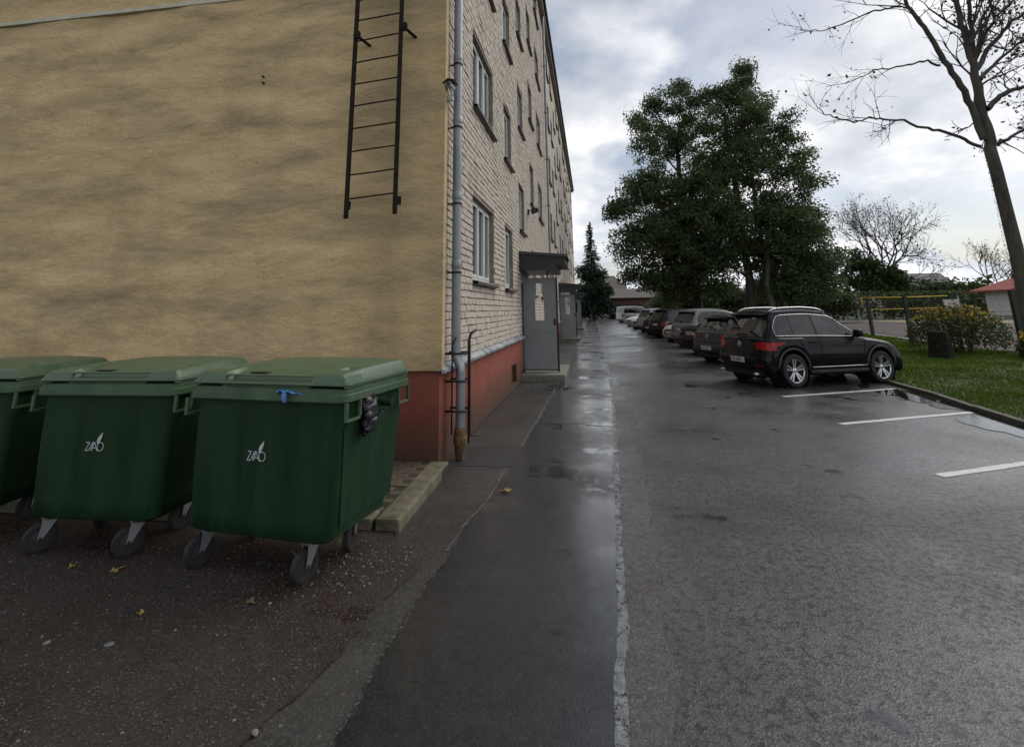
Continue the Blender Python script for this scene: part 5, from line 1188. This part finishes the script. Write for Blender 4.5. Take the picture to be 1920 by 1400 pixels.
# hedge closing the lane end and hedges behind the field
def hedge(name, pts, h, thick, leaf, size, dens, seed, label):
    rng = np.random.default_rng(seed); o = empty(name, (pts[0][0], pts[0][1], 0), 0, label, 'hedge'); P = []
    for a, b in zip(pts[:-1], pts[1:]):
        a, b = np.array(a), np.array(b); L = np.linalg.norm(b-a); n = int(L*h*dens)
        t = rng.uniform(0, 1, n); hh = h*(1+.22*np.array([noise.noise(Vector((float(L*x)*.35, seed, 0))) for x in t]))
        xy = a+(b-a)*t[:, None]+rng.normal(size=(n, 2))*thick*.5; P.append(np.concatenate([xy-np.array(pts[0]), (hh*rng.uniform(0, 1, n)**.8)[:, None]], 1))
    mobj('foliage', leaves_mesh('foliage', np.concatenate(P), size, leaf, rng), o)
    mb = MB()
    for a, b in zip(pts[:-1], pts[1:]):
        L = math.dist(a, b)
        for k in range(int(L/1.5)+1):
            x, y = a[0]+(b[0]-a[0])*k*1.5/L-pts[0][0], a[1]+(b[1]-a[1])*k*1.5/L-pts[0][1]; mb.tube([(x, y, -.05), (x+rng.normal()*.1, y, h*.7)], [.05, .02], 5)
    mb.build('stems', M_bark, o); return o
hedge('hedge', [(-3, 92), (3, 92), (9, 90)], 2.2, 1.2, M_needle, .35, 90, 21, 'low dark hedge closing the lane end')
hedge('hedge', [(20, 72), (30, 71), (44, 70), (60, 68), (80, 66)], 3.2, 1.6, M_leaf2, .42, 60, 22, 'dark green hedge along the far side of the sports field')
hedge('hedge', [(9, 60), (14, 63), (20, 70)], 2.4, 1.2, M_leaf, .36, 70, 23, 'hedge behind the lindens running towards the field')
# far wood on the right horizon, one mass
rng = np.random.default_rng(77); P = []
for k in range(90):
    x = rng.uniform(60, 210); Y = rng.uniform(118, 150); hh = (6.0+4.5*noise.noise(Vector((x*.03, 0, 2)))+rng.uniform(-1, 1.5))*(1.0 if x > 75 else .8); P.append(((x, Y, hh*.55), hh*.5, 12))
PP = blob_points(P, 26, rng, 1.3)
o = mobj('far_wood', leaves_mesh('far_wood', PP, 1.3, M_leaf2, rng)); tag(o, 'low dark wood along the right horizon', 'wood', kind='stuff')
P = [((rng.uniform(-60, 60), rng.uniform(150, 190), 3.5), 4.0, 16) for k in range(50)]
o = mobj('far_wood', leaves_mesh('far_wood', blob_points(P, 24, rng, 1.4), 1.4, M_leaf, rng)); tag(o, 'distant dark trees beyond the lane end', 'wood', kind='stuff')
# bare and half-bare trees
def bare_branches(mb, p, d, L, r, depth, rng, tips, spread=.5, upb=.15, sides=5):
    n = 4; pts = [p]; q = p
    for i in range(n):
        d = (d+Vector(rng.normal(size=3)*.14)+Vector((0, 0, upb*.25))).normalized(); q = q+d*(L/n); pts.append(q)
    mb.tube(pts, [r*(1-.45*i/n) for i in range(n+1)], sides if r > .02 else 4 if r > .008 else 3, cap=False)
    if depth == 0: tips.extend(pts[2:]); return
    for k in range(int(rng.integers(2, 4)) if depth > 1 else 3):
        i = int(rng.integers(2, n+1)); dd = (d+Vector(rng.normal(size=3)*spread)).normalized(); bare_branches(mb, pts[i], dd, L*rng.uniform(.6, .82), r*.55, depth-1, rng, tips, spread, upb, sides)
    bare_branches(mb, pts[-1], (d+Vector(rng.normal(size=3)*.2)).normalized(), L*.75, r*.55, depth-1, rng, tips, spread, upb, sides)
def bare_tree(base, h, r, seed, label, nl=0, leaf=None, size=.2, depth=4):
    rng = np.random.default_rng(seed); o = empty('bare_tree', base, 0, label, 'tree'); mb = MB(); mb.tube([(0, 0, -.1), (.05, 0, h*.15), (-.05, .05, h*.30)], [r*1.2, r, r*.85], 8); mb.build('trunk', M_bark, o, smooth=True)
    br = MB(); tips = []
    for k in range(6):
        a = 2*PI*k/6+rng.uniform(-.3, .3); bare_branches(br, Vector((-.05, .05, h*rng.uniform(.22, .31))), Vector((math.cos(a)*.75, math.sin(a)*.75, 1.0)).normalized(), h*.25, r*.5, depth, rng, tips, .55, .3)
    br.build('branches', M_bark, o)
    if nl:
        T = np.array([tuple(t) for t in tips]); I = rng.integers(0, len(T), nl); mobj('leaves', leaves_mesh('leaves', T[I]+rng.normal(size=(nl, 3))*.18, size, leaf, rng), o)
    return o
t1 = gpt(1664, 590)
bare_tree((42.2, 82, 0), 18.6, .36, 41, 'large half-bare spreading tree behind the volleyball net', 1500, M_olive, .26)
bare_tree((59.5, 86, 0), 12.0, .24, 43, 'smaller bare tree right of the large half-bare one', 300, M_olive, .25)
leafy_tree('round_tree', (43.5, 80, 0), (43.5, 80, 5), .25, [PB(1600, 490, 22, 80), PB(1630, 500, 24, 80), PB(1660, 515, 24, 80), PB(1595, 530, 20, 80), PB(1690, 530, 20, 80), PB(1640, 540, 24, 80)], 40, M_leaf2, .5, 14, 'low rounded green tree under the large half-bare one')
leafy_tree('round_tree', (58, 90, 0), (58, 90, 3), .2, [PB(1720, 548, 18, 90), PB(1750, 540, 18, 90), PB(1785, 545, 20, 90), PB(1830, 545, 18, 90), PB(1700, 560, 14, 90)], 34, M_leaf2, .5, 15, 'row of low green growth right of the half-bare tree')

# the near half-bare tree on the verge, limbs laid out in the plane of the tree with depth spread
TY = 13.2; rng = np.random.default_rng(55)
nt_ = empty('near_tree', (9.55, TY, 0.04), 0, 'tall half-bare tree with mossy forked trunk on the verge at the right edge', 'tree'); Bn = Vector((9.55, TY, 0.04))
def tp(px, py, dy=0.0): return ypt(px, py, TY+dy)-Bn
mb = MB()
tr = [Vector((0.0, 0, -.1)), Vector((-.01, 0, .6)), tp(1926, 570), tp(1908, 480), tp(1888, 400), tp(1868, 320), tp(1855, 275)]
mb.tube(tr, [.20, .158, .146, .137, .127, .122, .119], 12); mb.build('trunk', M_barkg, nt_, smooth=True)
tips = []; br = MB()
def limbp(pts, r0, r1, dys=None, twigs=10, L=.9, depth=2, sd=.5, side=None):
    n = len(pts); P = [tp(x, y, (dys[i] if dys else 0)) for i, (x, y) in enumerate(pts)]
    fine = []
    for i in range(n-1):
        for k in range(4):
            q = P[i].lerp(P[i+1], k/4); fine.append(q+Vector(rng.normal(size=3)*.02*(1 if k else 0)))
    fine.append(P[-1]); m = len(fine); br.tube(fine, [r0+(r1-r0)*i/(m-1) for i in range(m)], 8 if r0 > .05 else 6, cap=False)
    for k in range(twigs):
        i = int(rng.integers(max(1, m//4), m)); d = (fine[min(i+1, m-1)]-fine[i-1]).normalized(); dd = (d+Vector(rng.normal(size=3)*sd)+Vector((0, 0, -.05))).normalized()
        bare_branches(br, fine[i], dd, L*rng.uniform(.5, 1.0), max(.007, (r0+(r1-r0)*i/m)*.45), depth, rng, tips, .5, .05, 5)
    tips.extend(fine[m//2:])
limbp([(1856, 280), (1845, 225), (1832, 160), (1815, 90), (1800, 30), (1788, -40), (1775, -140)], .115, .035, None, 10, 1.2)
limbp([(1850, 250), (1838, 180), (1826, 110), (1818, 40), (1812, -60)], .085, .035, [0, .1, .2, .3, .4], 8, 1.1)
limbp([(1846, 262), (1828, 215), (1800, 160), (1770, 115), (1748, 75), (1716, 30), (1690, -10), (1665, -60)], .085, .032, [0, 0, -.1, -.15, -.2, -.25, -.3, -.4], 7, 1.0)
limbp([(1838, 275), (1800, 257), (1760, 244), (1720, 238), (1690, 225), (1650, 222), (1610, 227), (1570, 222), (1545, 215), (1530, 197)], .040, .008, [0, -.2, -.4, -.5, -.6, -.7, -.7, -.8, -.8, -.9], 15, .7, 1, .6)
limbp([(1762, 123), (1740, 113), (1700, 122), (1660, 130), (1630, 138), (1590, 155), (1548, 163)], .030, .006, [0, -.1, -.2, -.3, -.4, -.5, -.6], 11, .65, 1, .6)
limbp([(1690, 13), (1660, 17), (1620, 28), (1580, 46), (1545, 58), (1512, 57), (1494, 52)], .026, .006, [0, .1, .2, .2, .3, .3, .3], 12, .6, 1, .6)
limbp([(1850, 205), (1875, 180), (1900, 168), (1940, 162), (2000, 150)], .07, .03, [0, .1, .2, .2, .3], 12, 1.0)
limbp([(1862, 270), (1890, 262), (1925, 240), (1980, 215)], .05, .02, None, 8, .9)
limbp([(1832, 130), (1858, 85), (1890, 50), (1925, 20), (1960, -20)], .06, .02, [0, .2, .3, .4, .5], 9, .9)
limbp([(1828, 105), (1850, 60), (1875, 25), (1900, -10)], .05, .02, [0, -.2, -.4, -.5], 8, .9)
limbp([(1838, 150), (1870, 115), (1905, 85), (1950, 60)], .05, .018, [0, .3, .6, .8], 10, .85)
limbp([(1818, 90), (1838, 45), (1860, 0), (1880, -50)], .045, .016, [0, .3, .5, .7], 8, .85)
br.build('branches', M_barkg, nt_, smooth=True)
T = np.array([tuple(t) for t in tips]); right_ = T[T[:, 0] > tp(1790, 100).x]
I = rng.integers(0, len(T), 420); P1 = T[I]+rng.normal(size=(420, 3))*.04; I2 = rng.integers(0, len(right_), 1300); P2 = right_[I2]+rng.normal(size=(1300, 3))*.08
mobj('leaves', leaves_mesh('leaves', np.concatenate([P1, P2]), .10, M_dry, rng), nt_)
mo = rng.uniform(0, 1, 1500); trp = np.array([tuple(Vector(tr[1]).lerp(tr[-1], float(t))) for t in mo]); an = rng.uniform(0, 2*PI, 1500)
trp = trp+np.stack([np.cos(an), np.sin(an), 0*an], 1)*(.150-.035*mo)[:, None]; mobj('bark_flakes', leaves_mesh('bark_flakes', trp, .026, M_barkg, rng), nt_)

# flowering bush by the field fence
def bush(base, rx, h, seed, label):
    rng = np.random.default_rng(seed); o = empty('flowering_bush', base, 0, label, 'bush'); n = 5200
    a = rng.uniform(0, 2*PI, n); rr = rx*np.sqrt(rng.uniform(0, 1, n)); prof = np.sqrt(np.maximum(0, 1-(rr/rx)**2*.75)); z = h*prof*rng.uniform(.05, 1, n)**.6
    P = np.stack([rr*np.cos(a), rr*np.sin(a)*.7, z], 1); P += rng.normal(size=P.shape)*.05
    mobj('foliage', leaves_mesh('foliage', P, .11, M_olive, rng, .45), o)
    top = P[P[:, 2] > h*.62]; I = rng.integers(0, len(top), 420); mobj('yellow_blooms', leaves_mesh('yellow_blooms', top[I]+np.array([0, 0, .08])+rng.normal(size=(420, 3))*.06, .085, M_yel, rng, .9), o)['kind'] = 'stuff'
    rt = P[(P[:, 0] > rx*.35)]; I = rng.integers(0, len(rt), 130); mobj('pale_blooms', leaves_mesh('pale_blooms', rt[I]+rng.normal(size=(130, 3))*.08-np.array([0, .1, 0]), .06, M_pale, rng, .9), o)['kind'] = 'stuff'
    mb = MB()
    for k in range(46): aa = rng.uniform(0, 2*PI); q = rng.uniform(.2, .9); mb.tube([(.3*math.cos(aa), .2*math.sin(aa), 0), (rx*q*math.cos(aa)*.6, rx*q*math.sin(aa)*.4, h*.6), (rx*q*math.cos(aa)*.9, rx*q*math.sin(aa)*.6, h*rng.uniform(.8, 1.12))], [.012, .009, .004], 4)
    mb.build('stems', M_bark, o); return o
bush((12.35, 20.2, .04), 1.5, 1.62, 61, 'bush with yellow flower heads beside the field fence')
bush((12.9, 17.6, .04), .55, .8, 62, 'small pale-flowered tuft at the foot of the rightmost fence post')
M_stump = pm('stump_bark', (0.010, 0.010, 0.008), (0.024, 0.023, 0.017), scale=9, rough=.95, spec=.1, bump=.8, bscale=20); st = gpt(1768, 674); mb = MB(); rowsS = []
for z, q in ((0, .36), (.08, .33), (.4, .29), (.78, .265), (.80, .25), (.795, 0.0)):
    rowsS.append([((q*(1+.07*math.sin(3*a+1)+.04*math.sin(7*a)))*math.cos(a), (q*(1+.07*math.sin(3*a+1)+.04*math.sin(7*a)))*math.sin(a), z) for a in np.linspace(0, 2*PI, 21)[:-1]])
mb.grid(rowsS, True); o = mb.build('tree_stump', M_stump, None, smooth=True, sharp=40); o.location = (st.x, st.y, .04); tag(o, 'short dark tree stump in the grass in front of the flowering bush', 'stump')

# ------------------------------------------------------------------ fence, net, sign, kiosk, houses
M_green = pm('green_post', (0.006, 0.014, 0.009), (0.011, 0.022, 0.014), scale=5, rough=0.5)
FP = [(14.76, 30.8), (13.26, 24.6), (13.1, 21.4), (12.98, 18.4), (12.9, 15.2)]
FL = ['farthest dark green fence post, left of the flowering bush and near the car bonnet', 'dark green fence post just left of the flowering bush', 'dark green fence post behind the flowering bush carrying a white board', 'nearest dark green fence post right of the flowering bush', 'green fence post hidden beyond the right picture edge']
for (x, y), l in zip(FP[:4], FL):
    o = empty('fence_post', (x, y, 0), 0, l, 'fence post', 'posts of the field fence')
    m_ = MB(); m_.box((0, 0, 1.02), (.14, .14, 2.04)); m_.build('shaft', M_green, o, bevel=.008); m_ = MB(); m_.box((0, 0, 2.05), (.155, .155, .02)); m_.build('cap', M_green, o)
    m_ = MB(); m_.box((-.05, 0, 1.85), (.03, .05, .06)); m_.box((-.05, 0, .35), (.03, .05, .06)); m_.build('clamp', M_green, o)
fo = empty('fence_wires', (13.26, 24.6, 0), 0, 'thin green fence wires strung between the field fence posts', 'fence')
for z in (.3, .85, 1.4, 1.95):
    m_ = MB(); m_.tube([(x-13.26, y-24.6, z) for x, y in FP], .004, 4); m_.build('wire', M_green, fo)
bd = ypt(1786, 582, 21.35); o = empty('notice_board', (13.0, 21.3, 0), 0, 'white notice board on the fence behind the flowering bush', 'sign'); 
m_ = MB(); m_.box((.0, 0, 1.62), (.50, .02, .42)); m_.build('board', M_camw, o, bevel=.004); m_ = MB(); m_.box((.0, -.013, 1.62), (.40, .004, .30)); m_.build('sheet', pm('notice_print', (0.48, 0.44, 0.44), (0.66, 0.66, 0.64), scale=22, rough=.6), o)
m_ = MB(); m_.box((0, .03, 1.0), (.04, .03, 2.0)); m_.build('mount', M_green, o)
# volleyball net
v0, v1 = gpt(1619, 602.5), gpt(1757, 590); vy = 58.0
A_ = Vector((27.0, 58.5, 0)); B_ = Vector((35.6, 57.2, 0))
o = empty('volleyball_net', tuple(A_), 0, 'volleyball net with yellow tapes between pale posts on the sports field', 'net')
M_vp = pm('net_post', (0.30, 0.34, 0.36), rough=.45); M_tape = pm('net_tape', (0.62, 0.40, 0.04), rough=.6); M_net = pm('net_cord', (0.02, 0.022, 0.02), rough=.8)
D_ = B_-A_
for p in (Vector((0, 0, 0)), D_): m_ = MB(); m_.tube([p, p+Vector((0, 0, 2.45))], .055, 10); m_.tube([p, p+Vector((0, 0, .06))], .14, 10); m_.build('net_post', M_vp, o, smooth=True, sharp=40)
e0, e1 = D_*.055, D_*.945
for a, b, w_ in ((e0+Vector((0, 0, 2.40)), e1+Vector((0, 0, 2.43)), .055), (e0+Vector((0, 0, 1.22)), e1+Vector((0, 0, 1.32)), .05), (e0+Vector((0, 0, 1.22)), e0+Vector((0, 0, 2.40)), .05), (e1+Vector((0, 0, 1.32)), e1+Vector((0, 0, 2.43)), .05)):
    m_ = MB(); m_.tube([a, a.lerp(b, .5)-Vector((0, 0, .03)), b], w_, 6); m_.build('net_tape', M_tape, o, smooth=True)
m_ = MB()
for k in range(1, 36): q = e0.lerp(e1, k/36); m_.tube([q+Vector((0, 0, 1.24)), q+Vector((0, 0, 2.40))], .008, 3)
for k in range(1, 6): m_.tube([e0+Vector((0, 0, 1.24+.195*k)), e1+Vector((0, 0, 1.32+.185*k))], .008, 3)
tag(m_.build('net_mesh', M_net, o), kind='stuff')
m_ = MB()
for p in (Vector((0, 0, 2.38)), D_+Vector((0, 0, 2.4))): m_.tube([p, (e0 if p.x < 2 else e1)+Vector((0, 0, 2.38))], .012, 4)
m_.build('guy_line', M_net, o)
# banner on the far fence behind the net
o = empty('far_fence', (24, 66, 0), 0, 'low green mesh fence with banner at the far side of the field', 'fence')
for k in range(13): m_ = MB(); m_.box((k*3.0, -k*.12, 1.1), (.08, .08, 2.2)); m_.build('post', M_green, o)
for z in (.3, 1.2, 2.1): m_ = MB(); m_.tube([(0, 0, z), (36, -1.44, z)], .02, 4); m_.build('rail', M_green, o)
# kiosk with red hipped roof
M_kw = pm('kiosk_wall', (0.42, 0.44, 0.42), (0.54, 0.55, 0.53), scale=1.2, rough=.6); M_kr = pm('kiosk_roof', (0.20, 0.055, 0.048), (0.28, 0.085, 0.072), scale=2, rough=.8, spec=.15); M_kb = pm('kiosk_base', (0.2, 0.19, 0.17), rough=.8)
K = Vector((44.8, 61.5, 0)); o = empty('kiosk', tuple(K), R(-3), 'white kiosk with red hipped roof at the right picture edge beyond the field', 'building')
m_ = MB(); m_.bx(-2.4, 4.6, -2.4, 2.4, .42, 3.0); m_.build('wall', M_kw, o)
for k in range(9):
    m_ = MB(); m_.bx(-2.38+k*.775, -2.38+k*.775+.75, -2.43, -2.405, .45, 2.95); m_.build('wall_panel', M_kw, o)
m_ = MB(); m_.bx(-2.5, 4.7, -2.5, 2.5, 0, .42); m_.build('base', M_kb, o)
m_ = MB(); e = [(-3.3, -3.3, 3.0), (5.5, -3.3, 3.0), (5.5, 3.3, 3.0), (-3.3, 3.3, 3.0), (.6, 0, 4.75), (1.6, 0, 4.75)]; m_.add(e+[(x, y, z-.16) for x, y, z in e[:4]], [(0, 1, 5, 4), (1, 2, 5), (2, 3, 4, 5), (3, 0, 4), (0, 6, 7, 1), (1, 7, 8, 2), (2, 8, 9, 3), (3, 9, 6, 0), (6, 9, 8, 7)]); rf = m_.build('roof', M_kr, o)
m_ = MB(); m_.tube([(-3.3, -3.3, 3.02), (.6, 0, 4.78), (1.6, 0, 4.78)], .05, 5); m_.build('ridge_cap', M_kr, rf)
for x0, x1 in ((.4, 1.5),): m_ = MB(); m_.bx(x0, x1, -2.46, -2.44, 1.2, 2.3); m_.build('shutter', M_panel, o)
# pale house behind the net, brick garage and brown roofed house at the lane end
M_hroof = pm('slate_roof', (0.10, 0.10, 0.105), (0.15, 0.15, 0.155), scale=1.5, rough=.7); M_hw = pm('house_wall', (0.36, 0.34, 0.31), (0.45, 0.43, 0.40), scale=1.5, rough=.85); M_hb = pm('garage_brick', (0.12, 0.055, 0.042), (0.18, 0.085, 0.065), scale=3, rough=.85); M_hbr = pm('brown_roof', (0.075, 0.060, 0.055), (0.11, 0.09, 0.082), scale=2, rough=.75)
def house(name, loc, rz, w, d, hw, hr_, wm_, rm_, label, wins=0, over=.4, hip=0):
    o = empty(name, loc, rz, label, 'building'); m_ = MB(); m_.bx(-w/2, w/2, -d/2, d/2, 0, hw); m_.add([(-w/2, -d/2, hw), (-w/2, d/2, hw), (-w/2, 0, hw+hr_), (w/2, -d/2, hw), (w/2, d/2, hw), (w/2, 0, hw+hr_)], [(0, 1, 2), (3, 5, 4)]); m_.build('wall', wm_, o)
    m_ = MB(); q = over; s = hr_/(d/2)
    for sg in (1, -1):
        y0 = sg*(d/2+q); z0 = hw-q*s
        a = [(-w/2-q, y0, z0), (w/2+q, y0, z0), (w/2+q-hip, 0, hw+hr_), (-w/2-q+hip, 0, hw+hr_)]; m_.add(a+[(x, y, z+.14) for x, y, z in a], [(0, 1, 2, 3), (4, 5, 6, 7), (0, 1, 5, 4), (1, 2, 6, 5), (2, 3, 7, 6), (3, 0, 4, 7)])
    rf = m_.build('roof', rm_, o)
    for k in range(wins):
        x = -w/2+w*(k+.6)/(wins+.2); m_ = MB(); m_.bx(x-.55, x+.55, -d/2-.05, -d/2-.01, hw*.35, hw*.8); wo = m_.build('window', M_pvc, o); m_ = MB(); m_.bx(x-.47, x+.47, -d/2-.07, -d/2-.052, hw*.35+.08, hw*.8-.08); m_.build('pane', M_glass, wo)
    return o
h = house('house', (52, 96, 0), R(8), 12, 9, 3.0, 3.6, M_hw, M_hroof, 'pale house with grey pitched roof behind the volleyball net', 4)
m_ = MB(); m_.bx(-2, -1.2, -.4, .4, 6.2, 7.6); m_.build('chimney', M_hb, h)
h = house('garage', (8.2, 97, 0), R(-4), 9.5, 9, 3.6, 1.5, M_hb, M_hbr, 'low brick garage with shallow brown roof at the lane end', 0, .6)
for x in (-2.4, 2.6): m_ = MB(); m_.bx(x-1.5, x+1.5, -4.56, -4.51, 0, 2.5); m_.build('garage_door', M_door, h)
h = house('house', (2.6, 118, 0), R(6), 9.5, 11, 5.2, 3.6, M_hw, M_hbr, 'brown roofed house rising behind the spruce', 3, .5, hip=2.5)
house('house', (18, 128, 0), R(10), 9, 9, 5.0, 4, pm('yellow_wall', (0.48, 0.47, 0.36), rough=.9), M_hbr, 'pale yellow house glimpsed between garage and linden crown', 2)

# ------------------------------------------------------------------ grass, gravel, fallen leaves
M_blade = pm('grass_blade', (0.048, 0.088, 0.008), (0.100, 0.155, 0.020), scale=0.8, rough=.8, spec=.06, translucent=.3)
n = 150000; rng = np.random.default_rng(91)
y = 6.5+rng.uniform(0, 1, n)**2.0*34; kx = np.interp(y, [p[1] for p in KERB], [p[0] for p in KERB])+.13; fx = np.interp(y, [0, 18, 24, 30.5, 40], [14, 14, 14.2, 15.2, 16.3])
x = kx+(fx-kx)*rng.uniform(0, 1, n)
keep = (x-0)/(y) < 1.25; x, y = x[keep], y[keep]; n = len(x)
hh = rng.uniform(.025, .075, n)*(1+.8*np.array([noise.noise(Vector((float(a)*.9, float(b)*.9, 0))) for a, b in zip(x, y)])); a = rng.uniform(0, 2*PI, n); wv = .004+y*.00045
b0 = np.stack([x-np.cos(a)*wv, y-np.sin(a)*wv, np.full(n, .045)], 1); b1 = np.stack([x+np.cos(a)*wv, y+np.sin(a)*wv, np.full(n, .045)], 1); tp_ = np.stack([x+rng.normal(size=n)*.025, y+rng.normal(size=n)*.025, .05+hh], 1)
V = np.stack([b0, b1, tp_], 1).reshape(-1, 3); o = mobj('grass', arr_mesh('grass', V, np.arange(3*n).reshape(n, 3), M_blade)); tag(o, 'short wet lawn grass on the verge right of the parking lot', 'grass', kind='stuff')
# pebbles: icosahedra squashed, many on the gravel yard, a few chips elsewhere
def pebbles(name, XY, rad, z, mats, seed, label):
    rng = np.random.default_rng(seed); bm = bmesh.new(); bmesh.ops.create_icosphere(bm, subdivisions=1, radius=1); bv = np.array([v.co for v in bm.verts]); bf = np.array([[v.index for v in f.verts] for f in bm.faces]); bm.free()
    n = len(XY); s = rad[:, None]*rng.uniform(.6, 1.3, (n, 3))*np.array([1, 1, .55]); an = rng.uniform(0, 2*PI, n); c, s_ = np.cos(an), np.sin(an)
    V = bv[None]*s[:, None, :]*rng.uniform(.85, 1.15, (n, len(bv), 1)); X = V[..., 0]*c[:, None]-V[..., 1]*s_[:, None]; Y = V[..., 0]*s_[:, None]+V[..., 1]*c[:, None]
    V = np.stack([X+XY[:, 0:1], Y+XY[:, 1:2], V[..., 2]+z+rad[:, None]*.18], -1); F = bf[None]+(np.arange(n)*len(bv))[:, None, None]
    o = mobj(name, arr_mesh(name, V.reshape(-1, 3), F.reshape(-1, 3), mats)); return tag(o, label, 'gravel', kind='stuff')
M_peb = pm('pebble', (0.035, 0.027, 0.023), (0.085, 0.068, 0.058), scale=14, rough=.7); M_pebl = pm('pebble_pale', (0.11, 0.09, 0.072), (0.21, 0.18, 0.15), scale=16, rough=.7)
rng = np.random.default_rng(5)
def yard(n):
    x = -1.3-rng.uniform(0, 1, n)*6.0; y = .8+rng.uniform(0, 1, n)*3.4; gx_ = np.interp(y, [-4, 2.27, 2.7, 3.16, 3.84, 3.9, 4.24], [-1.5, -1.49, -1.36, -1.30, -1.26, -1.45, -1.6]); k = x < gx_-.02; return np.stack([x[k], y[k]], 1)
q = yard(26000); pebbles('gravel', q, rng.uniform(.003, .008, len(q)), .016, M_peb, 1, 'dark wet gravel of the bin yard')
q = yard(240); c_ = np.array([-1.62, 3.75])+rng.normal(size=(150, 2))*np.array([.22, .20]); c_ = c_[c_[:, 0] < -1.30]; q = np.concatenate([q, c_]); pebbles('gravel', q, rng.uniform(.004, .011, len(q)), .016, M_pebl, 2, 'scattered pale pebbles among the dark gravel')
M_stone = pm('stone_pale', (0.14, 0.12, 0.095), (0.24, 0.21, 0.17), scale=30, rough=.7); M_stoneg = pm('stone_grey', (0.08, 0.083, 0.083), (0.14, 0.143, 0.143), scale=30, rough=.6)
# fallen leaves
M_fall = leafmat('fallen_leaf', (0.30, 0.20, 0.045), (0.46, 0.36, 0.13), .2); M_fallb = leafmat('brown_leaf', (0.10, 0.085, 0.045), (0.18, 0.15, 0.085), .2)
def maple(size, seed):
    r_ = random.Random(seed); m_ = MB(); pts = []
    for k in range(22): a = 2*PI*k/22; lobes = 1+.45*math.cos(5*a)*(1 if math.cos(a) > -.8 else .3)+.12*math.cos(11*a); pts.append((size*.55*lobes*math.cos(a), size*.5*lobes*math.sin(a), .006+.010*math.sin(2*a+seed)+.006*r_.random()))
    m_.add([(0, 0, .004)]+pts, [(0, 1+k, 1+(k+1) % 22) for k in range(22)]); m_.tube([(-size*.4, 0, .004), (-size*.95, .01, .012)], .0025, 4); return m_
LV = [((948, 920), .075, M_fall, 'pale yellow fallen leaf lying on the dark asphalt edge near the gable'), ((470, 1130), .055, M_fallb, 'brown fallen leaf on the gravel below the corner waste container'), ((135, 1062), .04, M_fall, 'small yellow leaf under the middle waste container, left of a pair'), ((218, 1068), .05, M_fall, 'yellow leaf by the right castor of the middle waste container'), ((262, 1150), .03, M_fall, 'small ochre leaf in the middle of the gravel')]
for i, (p, s, mt, l) in enumerate(LV):
    g_ = gpt(*p, .02); o = maple(s, i).build('fallen_leaf', mt, None, fix=False); o.location = (g_.x, g_.y, .018); o.rotation_euler = (0, 0, i*1.3+.4); tag(o, l, 'leaf', 'leaves and scraps on the ground')

for i, (p, s, l) in enumerate((((205, 1208), .022, 'grey flat stone on the gravel at lower left'), ((88, 1204), .016, 'cream flat stone left of the grey one on the gravel'), ((478, 1372), .016, 'pale stone at the bottom edge of the gravel'))):
    bm = bmesh.new(); bmesh.ops.create_icosphere(bm, subdivisions=2, radius=1)
    for v in bm.verts: v.co *= (1+.28*noise.noise(v.co*1.6+Vector((i*3, 0, 0)))); v.co = Vector((v.co.x*s*1.3, v.co.y*s*.8, v.co.z*s*.42))
    me = bpy.data.meshes.new('stone'); bm.to_mesh(me); bm.free(); me.materials.append(M_stone if i else M_stoneg)
    g_ = gpt(*p, .02); o = mobj('stone', me, None, (g_.x, g_.y, .016+s*.25), (0, 0, .5+i)); tag(o, l, 'stone', 'loose stones on the gravel')
